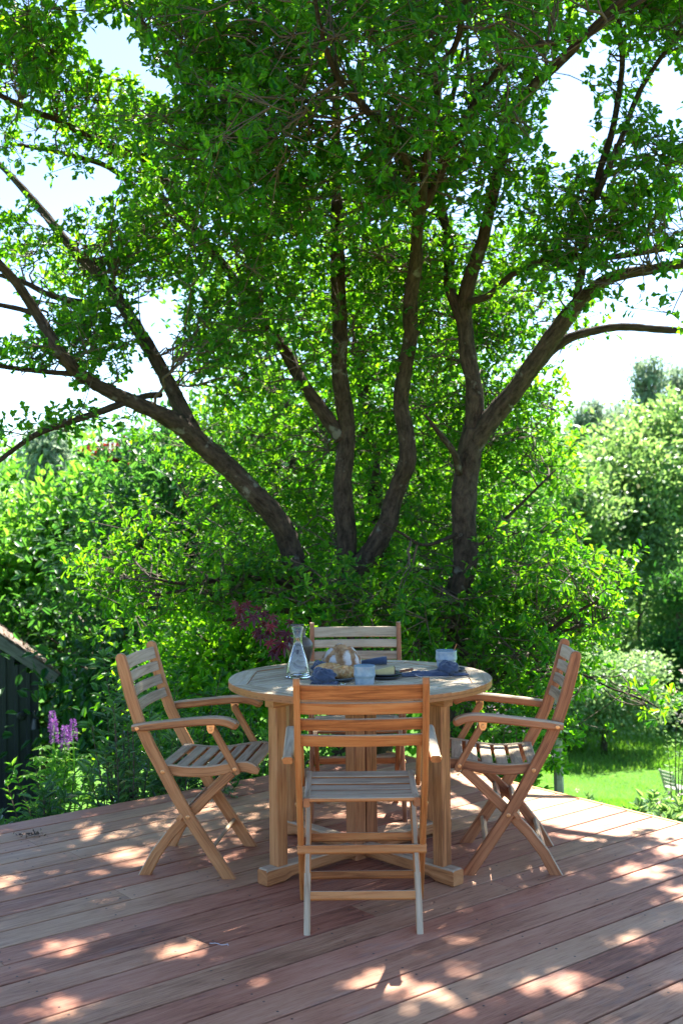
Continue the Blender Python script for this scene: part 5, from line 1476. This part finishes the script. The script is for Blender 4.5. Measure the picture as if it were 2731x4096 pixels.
# ------------------------------------------------------------------ lupins
def lupin(px, top, bot, d, label, seed):
    rng = np.random.default_rng(seed)
    tp = P(px, top, d); bt = P(px, bot, d)
    zg = float(terrain(tp.x, d)) - 0.05
    root = empty('lupin', (tp.x, d, zg), 0, label, 'flower', 'purple lupins by the shed')
    Ht, Hb = tp.z - zg, bt.z - zg
    ln = rng.uniform(-0.02, 0.02)
    mb = MB(); mb.tube([(0, 0, 0), (ln, 0, Hb * 0.6), (0, 0, Hb), (0, 0, Ht - 0.01)], [0.008, 0.007, 0.005, 0.002], 6); mb.build('stem', M['lupin_leaf'], root, smooth=True)
    C, A = [], []
    L = Ht - Hb; z = Hb; k = 0
    while z < Ht:
        t = (z - Hb) / L; r_ = 0.017 * (1 - t) ** 0.7 + 0.003
        for j in range(9):
            a = 2 * math.pi * j / 9 + k * 0.35
            C.append((math.cos(a) * r_, math.sin(a) * r_, z)); A.append((math.cos(a), math.sin(a), 0.5))
        z += 0.0135; k += 1
    C, A = np.array(C), np.array(A)
    pos, dd, nr, sz = rosette_leaves(C, A, 3, rng, 0.012, 0.018, 5, 60, 0.003, 0.4, 0.7)
    tag(link('flower_spike', leaves_mesh('flower_spike', pos, dd, nr, sz, BROAD, M['lupin_flower']), root), kind='stuff')
    lm = []
    for q in range(9):                                   # palmate leaves
        h = rng.uniform(0.25, 0.95) * Hb; a = rng.uniform(0, 2 * math.pi); rr = rng.uniform(0.10, 0.24)
        c = np.array([math.cos(a) * rr, math.sin(a) * rr, h + 0.06])
        az = np.linspace(0, 2 * math.pi, 10)[:-1] + rng.uniform(0, 1)
        dd = np.stack([np.cos(az), np.sin(az), np.full(9, 0.12)], axis=1)
        me = leaves_mesh('leaf', np.tile(c, (9, 1)), dd, np.tile([[0, 0, 1.0]], (9, 1)) + rng.normal(0, 0.15, (9, 3)), rng.uniform(0.07, 0.10, 9), LANCE, M['lupin_leaf'])
        link('leaf', me, root)
        mt = MB(); mt.tube([(0, 0, max(0.02, h - 0.1)), tuple(c * np.array([0.5, 0.5, 0]) + np.array([0, 0, h])), tuple(c)], 0.003, 5); mt.build('petiole', M['lupin_leaf'], root, recalc=False)
lupin(211, 2848, 2925, 9.9, 'tallest purple lupin spike, furthest left and behind', 1)
lupin(217, 2878, 2972, 9.5, 'purple lupin spike in front of the tallest one at the left', 2)
lupin(258, 2910, 2995, 9.4, 'purple lupin spike in the middle of the clump, hanging lowest', 3)
lupin(272, 2905, 2972, 9.7, 'purple lupin spike tucked behind the middle one', 4)
lupin(293, 2885, 2955, 9.6, 'purple lupin spike standing alone at the right of the clump', 5)

# ------------------------------------------------------------------ lawn, far chair, small litter
def lawn():
    rng = np.random.default_rng(9)
    n = 90000
    y = 9.0 + (rng.random(n) ** 1.5) * 42; x = y * rng.uniform(0.13, 0.36, n)
    tall = (y > 33) & (rng.random(n) < 0.6)
    pos = np.stack([x, y, terrain(x, y)], axis=1)
    patch = np.sin(x * 1.7) * np.sin(y * 0.9) * 0.5 + 0.5
    d = rng.normal(0, 0.35, pos.shape) + np.array([0, 0, 1.0]); nr = rng.normal(0, 1, pos.shape)
    sz = rng.uniform(0.035, 0.07, n) * (1 + patch * 0.6) * (1 + 2.2 * tall)
    V = np.array([(0.10, 0, 0), (-0.10, 0, 0), (0, 1, 0.1)], float)
    o = link('lawn_grass', leaves_mesh('lawn_grass', pos, d, nr, sz, (V, np.array([(0, 1, 2)])), M['grass']))
    tag(o, 'sunlit green lawn grass on the slope at the right', 'grass', kind='stuff')
lawn()
def far_chair():
    d = 28.0
    c = P(2684, 3176, d); zg = float(terrain(c.x, d))
    root = empty('garden_chair', (c.x, d, zg), R(-62), 'old grey garden chair far down on the lawn at the right edge', 'chair')
    g = M['grey_wood']
    H0 = max(0.3, P(2684, 3152, d).z - zg)
    k = H0 / 0.42
    for i in range(5):
        mb = MB(); mb.sweep([(-0.24 * k, (-0.02 + i * 0.09) * k, H0), (0.24 * k, (-0.02 + i * 0.09) * k, H0)], 0.075 * k, 0.02, (0, 1, 0), 0.003); mb.build('seat_slat', g, root)
    for i in range(4):
        y0 = (-0.05 - 0.035 * i) * k
        mb = MB(); mb.sweep([(-0.24 * k, y0, H0 + (0.10 + 0.10 * i) * k), (0.24 * k, y0, H0 + (0.10 + 0.10 * i) * k)], 0.085 * k, 0.02, (0, -0.33, 1), 0.003); mb.build('back_slat', g, root)
    for s in (-1, 1):
        mb = MB(); mb.sweep([(s * 0.22 * k, 0.36 * k, 0), (s * 0.22 * k, 0.0, H0 * 0.85), (s * 0.22 * k, -0.19 * k, H0 + 0.46 * k)], 0.03, 0.05, (1, 0, 0), 0.004); mb.build('leg', g, root)
        mb = MB(); mb.sweep([(s * 0.18 * k, -0.22 * k, 0), (s * 0.18 * k, 0.33 * k, H0 * 0.97)], 0.03, 0.05, (1, 0, 0), 0.004); mb.build('leg', g, root)
far_chair()
# sprig of moss and a bit of string on the deck
rng = np.random.default_rng(2)
n = 46
pos = np.stack([rng.normal(0, 0.035, n), rng.normal(0, 0.012, n), rng.uniform(0.002, 0.014, n)], axis=1)
tag(link('moss_tuft', leaves_mesh('moss_tuft', pos, rng.normal(0, 1, (n, 3)), rng.normal(0, 1, (n, 3)), rng.uniform(0.010, 0.022, n), KITE, M['twig']), None, (-1.405, 5.03, 0.0)), 'small dry tuft of moss lying on the deck at the far left', 'moss')
M['string'] = plain('string', (0.62, 0.62, 0.66), 0.6)
mb = MB(); mb.tube(smooth_path([(-0.03, 0.012, 0.002), (-0.02, 0.006, 0.004), (-0.012, 0.012, 0.002), (-0.002, 0.0, 0.005), (0.012, -0.004, 0.002), (0.026, -0.006, 0.004), (0.030, 0.006, 0.002), (0.034, -0.01, 0.002)], 4), 0.0011, 5)
tag(mb.build('string_scrap', M['string'], smooth=True, loc=(-0.425, 3.735, 0.0)), 'scrap of white string lying on the deck planks in front', 'string')
